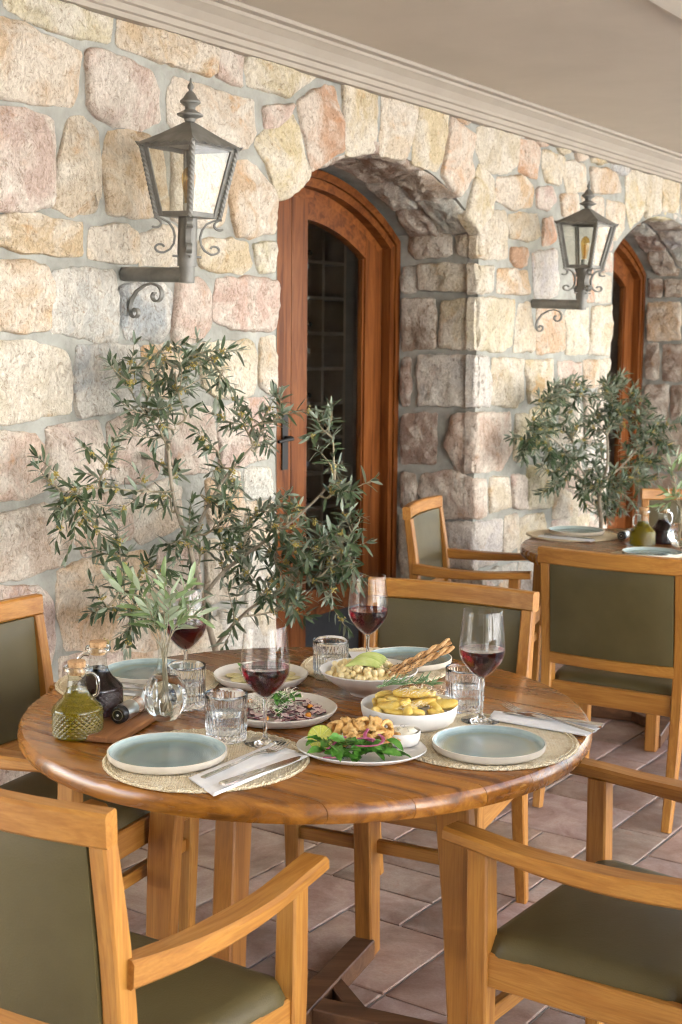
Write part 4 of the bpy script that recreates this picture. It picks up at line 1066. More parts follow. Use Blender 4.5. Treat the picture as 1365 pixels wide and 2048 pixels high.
# ================================================================== things on the tables
ZT0 = .7502
def plate_mat():
    m, t, b = new_mat('celadon_glaze'); tc = nd(t, 'ShaderNodeTexCoord'); oi = nd(t, 'ShaderNodeObjectInfo')
    ml = nd(t, 'ShaderNodeVectorMath', operation='LENGTH'); sc2 = nd(t, 'ShaderNodeMapping'); sc2.inputs['Scale'].default_value = (1, 1, 0)
    t.links.new(tc.outputs['Object'], sc2.inputs[0]); t.links.new(sc2.outputs[0], ml.inputs[0])
    n = noise_tex(t, tc.outputs['Object'], 22, 4, .6, .4)
    a = nd(t, 'ShaderNodeMath', operation='MULTIPLY_ADD'); a.inputs[1].default_value = .03; t.links.new(n.outputs[0], a.inputs[0]); t.links.new(ml.outputs['Value'], a.inputs[2])
    r = ramp(t, a.outputs[0], [(.0, (.25, .28, .25)), (.045, (.20, .25, .235)), (.070, (.145, .205, .20)), (.095, (.165, .235, .225)), (.106, (.21, .25, .19)), (.116, (.25, .33, .32)), (.127, (.36, .45, .44)), (.14, (.38, .45, .41))])
    w = nd(t, 'ShaderNodeTexWave'); w.wave_type = 'RINGS'; w.rings_direction = 'Z'; w.inputs['Scale'].default_value = 70; w.inputs['Distortion'].default_value = 2; w.inputs['Detail'].default_value = 3
    t.links.new(tc.outputs['Object'], w.inputs['Vector'])
    rr = ramp(t, w.outputs[0], [(.2, (.93, .95, .95)), (.8, (1.05, 1.05, 1.04))])
    t.links.new(mixc(t, .8, r.outputs[0], rr.outputs[0], 'MULTIPLY'), b.inputs['Base Color'])
    b.inputs['Roughness'].default_value = .13; b.inputs['Coat Weight'].default_value = .3; b.inputs['Coat Roughness'].default_value = .05
    bump(t, w.outputs[0], b, .06, .002)
    return m
GLAZE = plate_mat()
BISQUE = mottled('raw_stoneware', [(.52, .46, .37), (.60, .54, .45)], 40, .75, .15, 200, .001)
WHITE = mottled('matt_white_ceramic', [(.66, .63, .58), (.72, .69, .64)], 14, .42, .08, 120, .001)
CREAMC = mottled('cream_ceramic', [(.58, .53, .45), (.66, .61, .53)], 30, .5, .3, 70, .003)
def straw_mat():
    m, t, b = new_mat('woven_straw'); v, oi = vary(t, 3.0)
    w1 = nd(t, 'ShaderNodeTexWave', bands_direction='X'); w1.inputs['Scale'].default_value = 62; w1.inputs['Distortion'].default_value = .6; w1.inputs['Detail'].default_value = 1
    w2 = nd(t, 'ShaderNodeTexWave', bands_direction='Y'); w2.inputs['Scale'].default_value = 62; w2.inputs['Distortion'].default_value = .6; w2.inputs['Detail'].default_value = 1
    t.links.new(v, w1.inputs['Vector']); t.links.new(v, w2.inputs['Vector'])
    ck = nd(t, 'ShaderNodeTexChecker'); ck.inputs['Scale'].default_value = 125; t.links.new(v, ck.inputs['Vector'])
    h = nd(t, 'ShaderNodeMix'); t.links.new(ck.outputs['Fac'], h.inputs[0]); t.links.new(w1.outputs['Fac'], h.inputs[2]); t.links.new(w2.outputs['Fac'], h.inputs[3])
    n = noise_tex(t, v, 55, 4, .7)
    r = ramp(t, n.outputs[0], [(.3, (.62, .49, .29)), (.5, (.75, .64, .44)), (.68, (.80, .72, .55))])
    f = ramp(t, h.outputs[0], [(.1, (.80, .78, .74)), (.6, (1.04, 1.04, 1.02))])
    t.links.new(mixc(t, .9, r.outputs[0], f.outputs[0], 'MULTIPLY'), b.inputs['Base Color']); b.inputs['Roughness'].default_value = .8
    bump(t, h.outputs[0], b, .8, .0025); return m
STRAW = straw_mat()
def placemat(x, y, rx, ry, rot, label):
    t = thing('placemat', label, 'placemat', (x, y, ZT0), rot, 'woven straw placemats')
    mb = MB(); lathe(mb, [(0, .0004), (rx - .003, .0004), (rx - .001, .002), (rx - .006, .0036), (rx * .9, .0030), (rx * .6, .0033), (rx * .3, .0031), (0, .0033)], 72, mod=lambda th, z, r: r * (1 + (ry / rx - 1) * math.sin(th) ** 2) * (1 + .006 * math.sin(3 * th + 1) + .0035 * math.sin(47 * th) * (r > rx * .95)))
    mb.build('weave', STRAW, t)
    mb = MB()
    for q in range(2):                                                   # plaited border: two strands
        pts = []
        for i in range(241):
            th = 2 * PI * i / 240; r = (rx - .006 - .008 * q) * (1 + (ry / rx - 1) * math.sin(th) ** 2) * (1 + .006 * math.sin(3 * th + 1))
            pts.append((r * math.cos(th), r * math.sin(th), .0036 + .0010 * math.sin(60 * th + q * 3)))
        tube(mb, pts, .0028, 5, False)
    mb.build('border', STRAW, t); return t
def plate(x, y, r, label, zb=ZT0 + .0052):
    mb = MB(); h = .0175
    mb.mi = 1; lathe(mb, [(0, .0005), (r - .012, .0), (r - .006, .0012), (r - .0015, .006), (r, h - .0012)], 72)
    lathe(mb, [(r, h - .0012), (r - .0014, h), (r - .0032, h - .001)], 72)
    mb.mi = 0; lathe(mb, [(r - .0032, h - .001), (r - .005, .012), (r - .009, .0075), (r - .016, .0056), (r * .55, .0050), (0, .0052)], 72)
    o = mb.build('dinner_plate', [GLAZE, BISQUE], None, True, 50); o.location = (x, y, zb); return tag(o, label, 'plate', 'celadon dinner plates')
placemat(-.262, 2.548, .205, .203, 0, 'round straw placemat at the near edge under the plate left of the lime half')
placemat(.300, 2.690, .200, .198, .4, 'round straw placemat at the right edge under the celadon plate and cutlery')
placemat(-.487, 3.145, .200, .195, .8, 'round straw placemat behind the oil and vinegar bottles')
placemat(.095, 3.335, .200, .195, 1.2, 'round straw placemat on the far side behind the white pasta bowl')
plate(-.338, 2.545, .118, 'celadon dinner plate nearest the camera, left of the fork and knife')
plate(.304, 2.622, .116, 'celadon dinner plate at the right, in front of the red wine')
plate(-.470, 3.205, .112, 'celadon dinner plate partly hidden behind the glass vase')
plate(.178, 3.362, .112, 'celadon dinner plate at the back below the breadsticks')

# ---- napkins and cutlery
CLOTH = mottled('white_napkin', [(.78, .775, .76), (.83, .825, .81)], 20, .95, .5, 320, .0012)
def napkin(p, label, z=ZT0 + .0052):
    """folded napkin: four corners in order, drawn as a soft two-layer fold"""
    A, B, Cc, D = [Vector((*q, 0)) for q in p]; cen = (A + B + Cc + D) / 4; mb = MB(); nu, nv = 20, 8
    for lay in range(2):
        V = []; F = []
        for s in (0, 1):
            for k in range(nv + 1):
                for i in range(nu + 1):
                    u, q = i / nu, k / nv
                    if lay: q = .05 + q * .62
                    a = A.lerp(B, u).lerp(D.lerp(Cc, u), q)
                    e = min(u, 1 - u, q if not lay else k / nv, (1 - q) if not lay else (1 - k / nv)); f = min(1, e / .09)
                    h = .0028 * math.sqrt(1 - (1 - f) ** 2) + .0012 * noise.noise(Vector((a.x * 30, a.y * 30, lay))) * f
                    V.append((a.x, a.y, z + lay * .0022 + (h + .0004 if s else 0)))
        M = (nu + 1) * (nv + 1)
        for k in range(nv):
            for i in range(nu):
                a = k * (nu + 1) + i; F.append((M + a, M + a + 1, M + a + nu + 2, M + a + nu + 1)); F.append((a + nu + 1, a + nu + 2, a + 1, a))
        mb.add(V, F)
    tube(mb, [D.lerp(Cc, i / 10) + Vector((0, 0, z + .0028)) + (cen - D.lerp(Cc, i / 10)).normalized() * .004 for i in range(11)], .0028, 6)
    mb.v = [(a[0] - cen.x, a[1] - cen.y, a[2] - z) for a in mb.v]
    o = mb.build('napkin', CLOTH, None, True, 60); o.location = (cen.x, cen.y, z); return tag(o, label, 'napkin', 'folded white napkins')
napkin([(-.283, 2.420), (-.140, 2.640), (-.058, 2.560), (-.225, 2.318)], 'folded white napkin on the near placemat under a fork and knife')
napkin([(.348, 2.905), (.560, 2.775), (.520, 2.715), (.325, 2.835)], 'folded white napkin overhanging the right edge of the table')
napkin([(-.655, 3.135), (-.455, 3.090), (-.470, 3.005), (-.640, 3.050)], 'folded white napkin behind the dark vinegar bottle')
napkin([(-.030, 3.480), (.075, 3.480), (.075, 3.320), (-.030, 3.320)], 'folded white napkin behind the tumbler on the far side')
def make_fork(L=.235):
    mb = MB()
    sweep(mb, [(0, 0, .003), (.05, 0, .0042), (.10, 0, .006), (.135, 0, .0085), (.16, 0, .0075), (.172, 0, .005)], [(.0115, .003), (.0105, .0032), (.006, .0034), (.0055, .0034), (.011, .0028), (.021, .0022)], (0, 0, 1), .001)
    sweep(mb, [(.170, 0, .0055), (.180, 0, .0045), (.192, 0, .0035)], [(.021, .0022), (.0255, .002), (.0255, .0018)], (0, 0, 1), .0005)
    for i in range(4):
        y = (i - 1.5) * .0070; sweep(mb, [(.190, y, .0035), (.205, y, .0040), (.222, y, .0065), (L, y * .95, .0105)], [(.0036, .0018), (.0034, .0018), (.003, .0016), (.0015, .001)], (0, 0, 1), .0004)
    return mb.mesh('fork', True, 35)
def make_knife():
    mb = MB()
    sweep(mb, [(0, 0, .0045), (.004, 0, .0045), (.06, 0, .0042), (.10, 0, .0040), (.106, 0, .0038)], [(.0175, .008), (.0185, .0088), (.0165, .0076), (.0135, .006), (.0135, .0055)], (0, 0, 1), .0028)
    sweep(mb, [(.105, 0, .0038), (.135, .0008, .0030), (.185, .0008, .0024), (.215, .0025, .0020), (.228, .0055, .0016)], [(.0150, .0030), (.0195, .0024), (.0195, .0020), (.0125, .0016), (.0030, .0012)], (0, 0, 1), .0006)
    return mb.mesh('knife', True, 35)
FORK, KNIFE = make_fork(), make_knife()
for me in (FORK, KNIFE): me.materials.append(STEEL)
def cutlery(me, name, p0, p1, z, label, tilt=0, scale=1.0):
    o = bpy.data.objects.new(name, me); C.objects.link(o); o.location = (*p0, z)
    o.rotation_euler = (0, tilt, math.atan2(p1[1] - p0[1], p1[0] - p0[0])); o.scale = (scale,) * 3
    return tag(o, label, name, 'steel forks' if name == 'fork' else 'steel knives')
ZN = ZT0 + .0118
cutlery(FORK, 'fork', (-.252, 2.395), (-.105, 2.605), ZN, 'steel fork on the near napkin, tines pointing to the wine glass', 0, 1.08)
cutlery(KNIFE, 'knife', (-.213, 2.352), (-.070, 2.532), ZN, 'steel knife lying on the near napkin beside the fork', 0, 1.0)
cutlery(FORK, 'fork', (.536, 2.712), (.360, 2.918), ZN + .001, 'steel fork lying on the right napkin, handle past the table edge', 0, 1.1)
cutlery(KNIFE, 'knife', (.562, 2.757), (.400, 2.850), ZN, 'steel knife on the right napkin under the fork', 0, 1.0)
cutlery(FORK, 'fork', (-.635, 3.100), (-.44, 3.055), ZN, 'steel fork on the napkin behind the bottles', 0, .95)
cutlery(KNIFE, 'knife', (-.628, 3.065), (-.44, 3.022), ZN, 'steel knife on the napkin behind the bottles', 0, .95)
cutlery(FORK, 'fork', (.03, 3.340), (.012, 3.50), ZN, 'steel fork on the far napkin behind the tumbler', 0, .8)

# ---- glasses
def make_wine_glass(label):
    t = thing('wine_glass', label, 'wine glass', (0, 0, 0), 0, 'stemmed glasses of red wine')
    out = [(.0046, .094), (.010, .097), (.019, .104), (.031, .116), (.0425, .131), (.0492, .146), (.0508, .156), (.0505, .168), (.0488, .190), (.0462, .215), (.0438, .236), (.0426, .246)]
    inn = [(r - .0011, z + (.0012 if z < .15 else 0)) for r, z in out]
    mb = MB(); lathe(mb, out + [(.0420, .2467)] + inn[::-1][0:-1] + [(.0, .0975)], 56); mb.build('bowl', BOWLGLASS, t)
    mb = MB(); lathe(mb, [(0, .0), (.040, .0), (.0425, .0008), (.0425, .0016), (.030, .0030), (.012, .0058), (.0058, .012), (.0040, .025), (.0037, .05), (.0040, .08), (.0052, .0935), (.003, .0955), (0, .0958)], 48); mb.build('stem', CLEAR, t)
    zl = .1600; w_ = [(max(0, r - .0016), z + .002) for r, z in out if z + .002 < zl - .003]; rt_ = .0492
    mb = MB(); lathe(mb, [(0, .0992)] + w_[1:] + [(rt_, zl), (rt_ - .001, zl + .0003), (rt_ - .004, zl - .0002), (0, zl - .0002)], 56); mb.build('red_wine', WINE, t)
    return t
wg = make_wine_glass('red wine glass nearest the camera, standing behind the near fork'); wg.location = (-.1515, 2.652, ZT0 + .004)
for loc, l in (((.070, 3.262), 'red wine glass behind the white pasta bowl'), ((.3095, 2.832), 'red wine glass at the right behind the celadon plate'), ((-.364, 3.075), 'red wine glass behind the olive sprig in the vase')):
    o = copy_tree(wg); o.location = (*loc, ZT0 + .004); o['label'] = l
def make_tumbler(label):
    t = thing('tumbler', label, 'tumbler', (0, 0, 0), 0, 'cut glass tumblers of water')
    prof = [(0, .0008), (.036, .0), (.0415, .003)] + [(.0432, .006 + .0022 * i) for i in range(8)] + [(.0425, .0245)] + [(.0436 + .00002 * i, .027 + .004 * i) for i in range(12)] + [(.0443, .078), (.0445, .092), (.0446, .0985), (.0440, .0997), (.0432, .0985)]
    def md(th, z, r):
        if .004 < z < .023: return r - .0016 * abs(math.sin(th * 14 + z * 420)) - .0016 * abs(math.sin(th * 14 - z * 420))
        if .025 < z < .074: return r - .0021 * (abs(math.sin(th * 16)) ** 3)
        return r
    mb = MB(); lathe(mb, prof + [(.0415, .09), (.0405, .060), (.0395, .022), (.036, .0165), (0, .0158)], 128, md); mb.build('glass', CLEAR, t, True, 60)
    mb = MB(); lathe(mb, [(0, .0164), (.0355, .0170), (.0391, .0228), (.0400, .056), (.0396, .0563), (0, .0560)], 48); mb.build('water', WATER, t)
    return t
tu = make_tumbler('cut glass tumbler of water between the near plate and the wine glass'); tu.location = (-.233, 2.672, ZT0 + .004)
for loc, rz, l in (((.283, 2.928), .3, 'cut glass tumbler of water behind the wine at the right'), ((-.022, 3.206), .7, 'cut glass tumbler of water left of the pasta bowl'), ((-.346, 2.932), 1.1, 'cut glass tumbler of water just behind the vase')):
    o = copy_tree(tu); o.location = (*loc, ZT0 + .0002); o.rotation_euler.z = rz; o['label'] = l

# ---- bottles, board, mill
CORK = mottled('cork', [(.24, .12, .05), (.44, .26, .12), (.54, .35, .18)], 110, .85, .8, 190, .004)
def make_bottle(name, label, cat, liq, liqmat, level, group):
    t = thing(name, label, cat, (0, 0, 0), 0, group)
    def md(th, z, r):
        if .008 < z < .056: 
            a = abs((th * 26 / PI + (z - .008) / .0056) % 2 - 1); b = abs((th * 26 / PI - (z - .008) / .0056) % 2 - 1)
            return r - .0015 + .0022 * (1 - max(a, b))
        return r
    body = [(0, .003), (.042, .0), (.050, .0025), (.0528, .007)] + [(.0535, .008 + .00068 * i) for i in range(1, 71)] + [(.0535, .058), (.0515, .064), (.043, .0725), (.031, .0845), (.0235, .097), (.0195, .110), (.0185, .126), (.0195, .136), (.0262, .142), (.0270, .1455), (.0255, .149), (.0215, .1495)]
    inn = [(.0185, .136), (.0175, .125), (.0186, .110), (.0230, .0967)]
    mb = MB(); lathe(mb, body + inn, 208, md); mb.build('glass', SHELL, t, True, 60)
    cap = [(0, .0036), (.0415, .0012), (.0495, .0036), (.0520, .0075)] + [(.0526, .008 + .00068 * i) for i in range(1, 71)] + [(.0526, .058), (.0506, .0636), (.042, .073), (.0302, .084), (.0227, .0966)]
    rl = .0208
    mb = MB(); lathe(mb, cap + [(rl, level), (rl - .002, level - .0005), (0, level - .0005)], 208, md); mb.build(liq, liqmat, t, True, 60)
    mb = MB(); lathe(mb, [(0, .132), (.0155, .132), (.0178, .148), (.0188, .1585), (.0180, .161), (0, .1615)], 24, mod=lambda th, z, r: r + .0004 * math.sin(th * 7 + z * 300)); mb.build('cork_stopper', CORK, t)
    mb = MB(); lathe(mb, [(.0205, .1405), (.0255, .1405), (.0278, .1435), (.0278, .1470), (.0255, .1498), (.0212, .1498)], 48, close=True); mb.build('lip', CLEAR, t)
    mb = MB(); tube(mb, catmull([(.0185, 0, .131), (.030, 0, .1325), (.0405, 0, .124), (.0435, 0, .106), (.0405, 0, .088), (.033, 0, .0835)], 5), .0042, 10); mb.build('handle', CLEAR, t)
    return t
ob = make_bottle('oil_bottle', 'diamond cut bottle of golden olive oil at the left edge of the front table', 'oil bottle', 'olive_oil', OIL, .103, 'cork stoppered oil bottles'); ob.location = (-.546, 2.702, ZT0); ob.rotation_euler.z = R(12)
BOARDW = wood('board_wood', (.15, .06, .02), (.24, .10, .035), (.30, .135, .05), 1, .4)
t = thing('wooden_board', 'small dark wooden board under the pepper mill and the vinegar bottle', 'serving board', (-.480, 2.775, ZT0), R(-16))
mb = MB(); box(mb, (0, 0, .0080), (.135, .245, .0155), .003); mb.build('board', BOARDW, t)
ZB = ZT0 + .0160
vb = make_bottle('vinegar_bottle', 'diamond cut bottle of black vinegar behind the olive oil', 'vinegar bottle', 'vinegar', VINEGAR, .103, 'cork stoppered vinegar bottles'); vb.location = (-.523, 2.818, ZB); vb.rotation_euler.z = R(185)
def make_mill(label):
    t = thing('pepper_mill', label, 'pepper mill', (0, 0, 0), 0, 'steel pepper mills')
    PX = glass('smoked_acrylic', (.55, .42, .33), .05)
    def seg(name, prof, mat):
        mb = MB(); lathe(mb, prof, 36); return mb.build(name, mat, t, True, 40)
    seg('mill_head', [(0, .0), (.0165, .0), (.0190, .003), (.0195, .010), (.0190, .016), (.0186, .017), (0, .017)], BLACKP)
    seg('head_ring', [(.0105, -.0004), (.0118, -.0004), (.0118, .001), (.0105, .001)], simple('ring_silver', (.5, .5, .5), .3, 1))
    seg('head_button', [(0, -.0008), (.0026, -.0006), (.0026, .001), (0, .001)], simple('dot_white', (.7, .7, .68), .5))
    seg('grip', [(0, .0172), (.0192, .0172), (.0195, .020), (.0195, .061), (.019, .063), (0, .063)], BRUSHED)
    seg('window', [(0, .0632), (.0186, .0632), (.0186, .094), (0, .094)], simple('pepper_window', (.30, .17, .10), .2, .0, Coat_Weight=1.0))
    seg('foot', [(0, .0942), (.0192, .0942), (.0196, .097), (.0196, .138), (.0188, .141), (0, .141)], BRUSHED)
    return t
pm = make_mill('steel pepper mill with a black end cap lying on the small board')
def lay_mill(o, p0, ang, z, dip=0):
    o.matrix_world = Matrix.Translation((*p0, z + .0197)) @ Matrix.Rotation(ang, 4, 'Z') @ Matrix.Rotation(R(90) - dip, 4, 'Y') @ Matrix.Rotation(.6, 4, 'Z')
lay_mill(pm, (-.468, 2.735), R(72), ZB)

# ---- vase with an olive sprig
def make_vase(label):
    t = thing('glass_vase', label, 'vase', (0, 0, 0), 0, 'small glass vases')
    def md(th, z, r):
        if .008 < z < .105: 
            k = math.sin(PI * (z - .008) / .097); return r + .0022 * k * math.sin(9 * th + z * 55)
        return r
    out = [(0, .0015), (.024, .0), (.028, .002), (.036, .014), (.0445, .030), (.0490, .045), (.0495, .055), (.0460, .070), (.0385, .084), (.0290, .098), (.0210, .112), (.0165, .126), (.0150, .140), (.0152, .155), (.0172, .168), (.0185, .174)]
    inn = [(.0168, .1735), (.0160, .166), (.0140, .154), (.0138, .140), (.0152, .126), (.0196, .1125), (.0276, .0985)]
    def md2(th, z, r): return md(th, z, r) if r > 1e-6 else r
    mb = MB(); lathe(mb, out + [(.0178, .1748)] + inn, 96, md2); mb.build('glass', SHELL, t, True, 70)
    mb = MB(); lathe(mb, [(0, .003), (.024, .0016), (.0268, .003), (.0350, .0145), (.0436, .0303), (.0480, .0452), (.0485, .055), (.0450, .0704), (.0375, .0844), (.0296, .0962), (.0285, .0970), (0, .0966)], 96, md2); mb.build('water', WATER, t, True, 70)
    return t
va = make_vase('clear twisted glass vase holding an olive sprig on the front table'); va.location = (-.381, 2.834, ZT0)

# ---- white dishes
def dish(name, label, x, y, prof, mat, n=64, mod=None, rot=0, group='pale ceramic serving dishes'):
    mb = MB(); lathe(mb, prof, n, mod); o = mb.build(name, mat, None, True, 60); o.location = (x, y, ZT0); o.rotation_euler.z = rot
    return tag(o, label, 'bowl' if 'bowl' in name else 'plate', group)
wav = lambda a: (lambda th, z, r: r * (1 + a * math.sin(5 * th + z * 90) + a * .6 * math.sin(11 * th)))
dish('serving_plate', 'cream plate of grilled courgette behind the nearest wine glass', -.192, 3.170, [(0, .003), (.085, 0), (.100, .003), (.112, .014), (.1155, .022), (.1135, .024), (.108, .016), (.098, .009), (0, .007)], CREAMC, mod=wav(.004))
dish('serving_plate', 'cream plate of sliced octopus behind the nearest wine glass', -.133, 2.866, [(0, .003), (.098, 0), (.113, .004), (.125, .015), (.1285, .022), (.1265, .024), (.120, .017), (.108, .009), (0, .007)], CREAMC, mod=wav(.004))
dish('pasta_bowl', 'shallow cream bowl of pasta with two breadsticks', .069, 3.072, [(0, .004), (.044, .0), (.046, .006), (.062, .014), (.088, .030), (.106, .045), (.1165, .058), (.1150, .060), (.1125, .0585), (.100, .045), (.080, .028), (.050, .014), (0, .012)], WHITE, mod=wav(.0015))
dish('potato_bowl', 'white straight sided bowl of yellow potato wedges', .152, 2.822, [(0, .003), (.070, .0), (.088, .003), (.099, .012), (.1035, .026), (.1055, .043), (.1040, .0455), (.1020, .0445), (.0985, .027), (.092, .014), (.075, .0085), (0, .008)], WHITE, mod=wav(.0012))
ov = lambda th, z, r: r * (1 - .17 * abs(math.sin(th)) ** 1.5) * (1 + .012 * math.sin(2 * th + .8))
dish('serving_plate', 'white oval plate of calamari, lime and green leaves nearest the camera', .045, 2.602, [(0, .002), (.095, .0), (.112, .003), (.126, .009), (.1315, .0135), (.1305, .0155), (.124, .0125), (.113, .0085), (.110, .0072), (0, .0066)], WHITE, 80, ov, R(-14))
dish('dip_bowl', 'tiny white bowl of creamy dip on the calamari plate', .128, 2.640, [(0, .003), (.028, .0), (.034, .003), (.0372, .012), (.0385, .027), (.0375, .0285), (.036, .0275), (.034, .012), (.028, .007), (0, .0065)], WHITE, 48, None).location.z = ZT0 + .0088

# ================================================================== food
def food(name, cols, scale, rough=.5, sss=.0, b=.3, bs=120, bd=.003, **kw):
    m = mottled(name, cols, scale, rough, b, bs, bd, **kw)
    if sss:
        p = [n for n in m.node_tree.nodes if n.type == 'BSDF_PRINCIPLED'][0]
        p.inputs['Subsurface Weight'].default_value = sss; p.inputs['Subsurface Radius'].default_value = (.006, .004, .002); p.inputs['Subsurface Scale'].default_value = .5
    return m
POTATO = food('potato', [(.50, .26, .04), (.70, .49, .10), (.77, .62, .25)], 28, .38, .0, .25, 90)
FRIED = food('fried_batter', [(.36, .16, .03), (.60, .33, .09), (.76, .52, .22)], 50, .6, .0, .8, 130, .005)
CHEESE = simple('grated_cheese', (.74, .69, .55), .6)
GREEN = food('salad_leaf', [(.035, .12, .012), (.07, .21, .022), (.12, .30, .045)], 40, .42, 0, .5, 90, .004)
ONION = food('pickled_onion', [(.20, .03, .07), (.34, .07, .14), (.50, .22, .28)], 30, .3, 0, .1)
PASTAM = food('creamy_pasta', [(.68, .50, .20), (.78, .63, .31), (.82, .73, .48)], 45, .4, 0, .4, 120)
AVO = food('avocado', [(.33, .42, .09), (.47, .53, .17), (.56, .60, .26)], 30, .4, 0, .2)
OCTO = food('octopus_flesh', [(.46, .30, .28), (.58, .43, .39), (.64, .52, .46)], 80, .45, 0, .3)
OCTS = food('octopus_skin', [(.09, .018, .028), (.17, .045, .055)], 80, .4, 0, .4, 200)
BREAD = food('breadstick_crust', [(.34, .16, .05), (.52, .29, .11), (.62, .40, .19)], 60, .6, 0, .7, 150, .004)
SEED = simple('dark_seed', (.035, .022, .015), .5)
ORANGE = food('kumquat', [(.62, .20, .015), (.72, .30, .03)], 60, .35)
DIP = food('dip', [(.66, .60, .44), (.72, .68, .55)], 60, .4, 0, .5, 90, .004)
COURG = food('grilled_courgette', [(.40, .30, .10), (.60, .52, .24), (.66, .60, .34)], 60, .5, 0, .2)
SAUCE = food('green_sauce', [(.36, .32, .07), (.50, .46, .13)], 60, .25, 0, .2)
ROSE = food('rosemary', [(.07, .15, .06), (.15, .25, .11), (.26, .36, .22)], 60, .5, 0, .1)

def blob(rx, ry, rz, n=10, m=7, amp=.12, freq=3, seed=0, pw=1.0):
    mb = MB(); V = []; 
    prof = []
    sd = Vector((seed * 3.1, seed * 1.7, seed * .9)); rings = []
    for k in range(1, m):
        ph = -PI / 2 + PI * k / m; r_ = []
        for i in range(n):
            th = 2 * PI * i / n; d = Vector((math.cos(ph) * math.cos(th), math.cos(ph) * math.sin(th), math.sin(ph)))
            s_ = 1 + amp * noise.noise(d * freq + sd); r_.append(Vector((d.x * rx * s_, d.y * ry * s_, d.z * rz * s_)))
        rings.append(r_)
    bridge(mb, rings, True, False, False)
    b0 = len(mb.v); mb.v += [(0, 0, -rz), (0, 0, rz)]; L = (m - 2) * n
    for i in range(n): mb.f.append(((i + 1) % n, i, b0)); mb.m.append(mb.mi); mb.f.append((L + i, L + (i + 1) % n, b0 + 1)); mb.m.append(mb.mi)
    return mb
def put_food(name, me, loc, rot, label, cat, group, scale=1.0, mat=None):
    if mat is not None and not len(me.materials): me.materials.append(mat)
    o = bpy.data.objects.new(name, me); C.objects.link(o); o.location = loc; o.rotation_euler = rot
    o.scale = (scale,) * 3 if isinstance(scale, (int, float)) else scale
    return tag(o, label, cat, group)
rf = random.Random(11)
def shreds(name, pts, mat, L=.012, r=.0006):
    mb = MB()
    for p in pts:
        p = Vector(p); a = rf.uniform(0, 2 * PI); e = rf.uniform(-.5, .6); d = Vector((math.cos(a) * math.cos(e), math.sin(a) * math.cos(e), math.sin(e))) * L * rf.uniform(.5, 1.2)
        q = p + d * .5 + Vector((rf.uniform(-1, 1), rf.uniform(-1, 1), rf.uniform(0, 1))) * L * .15
        rings = []
        for z in (p, q, p + d): rings.append([z + Vector((r, 0, 0)), z + Vector((-.5 * r, .87 * r, 0)), z + Vector((-.5 * r, -.2 * r, r))])
        bridge(mb, rings)
    return mb.build(name, mat, None, False)
# --- potatoes
wedge_meshes = []
for k in range(4):
    mb = MB(); rings = []; n_ = 10
    for i in range(9):
        f = -1 + 2 * i / 8; w_ = math.sqrt(max(0, 1 - (abs(f) * .93) ** 2.4)); r_ = []
        for j in range(n_):
            a = 2 * PI * j / n_; x, y = math.cos(a), math.sin(a)
            y = max(y, -.45); wob = 1 + .10 * noise.noise(Vector((f * 2.2, x * 1.5 + k * 5, y * 1.5)))
            r_.append(Vector((f * .031, x * .0125 * w_ * wob, (y * .0125 * (1 - .3 * abs(x))) * w_ * wob + .004 * f * f)))
        rings.append(r_)
    bridge(mb, rings); me = mb.mesh('potato_wedge', True, 60); me.materials.append(POTATO); wedge_meshes.append(me)
bx, by, bz = .152, .2822 * 10, ZT0
pos = [(-.062, -.030, .024, 20), (-.030, -.060, .026, -30), (.012, -.066, .026, 10), (.052, -.050, .026, 40), (.070, -.010, .028, 80), (.060, .038, .027, 120), (.020, .064, .026, 10), (-.030, .058, .026, -20), (-.064, .018, .026, 70),
       (-.030, -.018, .040, 60), (.028, -.030, .042, -25), (.044, .012, .042, 15), (-.010, .030, .042, 100), (-.044, -.046, .036, -60), (.075, -.028, .036, -30), (.030, .046, .043, 50), (-.050, .020, .044, 65)]
for i, (x, y, z, a) in enumerate(pos):
    put_food('potato_wedge', wedge_meshes[i % 4], (bx + x * 1.03, by + y * 1.03, bz + z + .010), (rf.uniform(-1.0, 1.0), rf.uniform(-.45, .45), R(a + rf.uniform(-30, 30))), 'yellow potato wedge piled in the white straight sided bowl', 'potato wedge', 'potato wedges in the white bowl', (rf.uniform(.6, 1.0), rf.uniform(.85, 1.3), rf.uniform(.9, 1.4)))
for i in range(14):
    a_ = rf.uniform(0, 2 * PI); r_ = .07 * math.sqrt(rf.random())
    put_food('potato_wedge', wedge_meshes[i % 4], (bx + r_ * math.cos(a_), by + r_ * math.sin(a_), bz + .060 - .22 * r_), (rf.uniform(-1.2, 1.2), rf.uniform(-.6, .6), rf.uniform(0, 6)), 'yellow potato wedge piled in the white straight sided bowl', 'potato wedge', 'potato wedges in the white bowl', (rf.uniform(.5, .85), rf.uniform(.8, 1.2), rf.uniform(.8, 1.2)))
put_food('potato_wedge', wedge_meshes[0], (bx + .004, by - .022, bz + .070), (.12, -.05, R(-4)), 'largest potato wedge on top of the pile under the rosemary', 'potato wedge', 'potato wedges in the white bowl', (1.3, 1.15, 1.1))
tag(shreds('grated_cheese', [(bx + rf.gauss(.018, .022), by + rf.gauss(-.03, .018), bz + rf.uniform(.076, .086)) for _ in range(160)] + [(bx + rf.gauss(.01, .02), by - .06 + rf.gauss(0, .008), bz + rf.uniform(.052, .062)) for _ in range(60)], CHEESE, .011, .0005), 'pale grated cheese scattered over the potato wedges', 'cheese', None, 'stuff')
t = thing('rosemary_sprig', 'sprig of rosemary laid across the potato wedges', 'rosemary', (bx - .012, by - .022, bz + .084), R(8))
mb = MB(); stem = catmull([(-.058, 0, .002), (-.02, .002, .009), (.03, 0, .011), (.065, -.004, .006)], 6); tube(mb, stem, .0011, 6); mb.build('stem', ROSE, t)
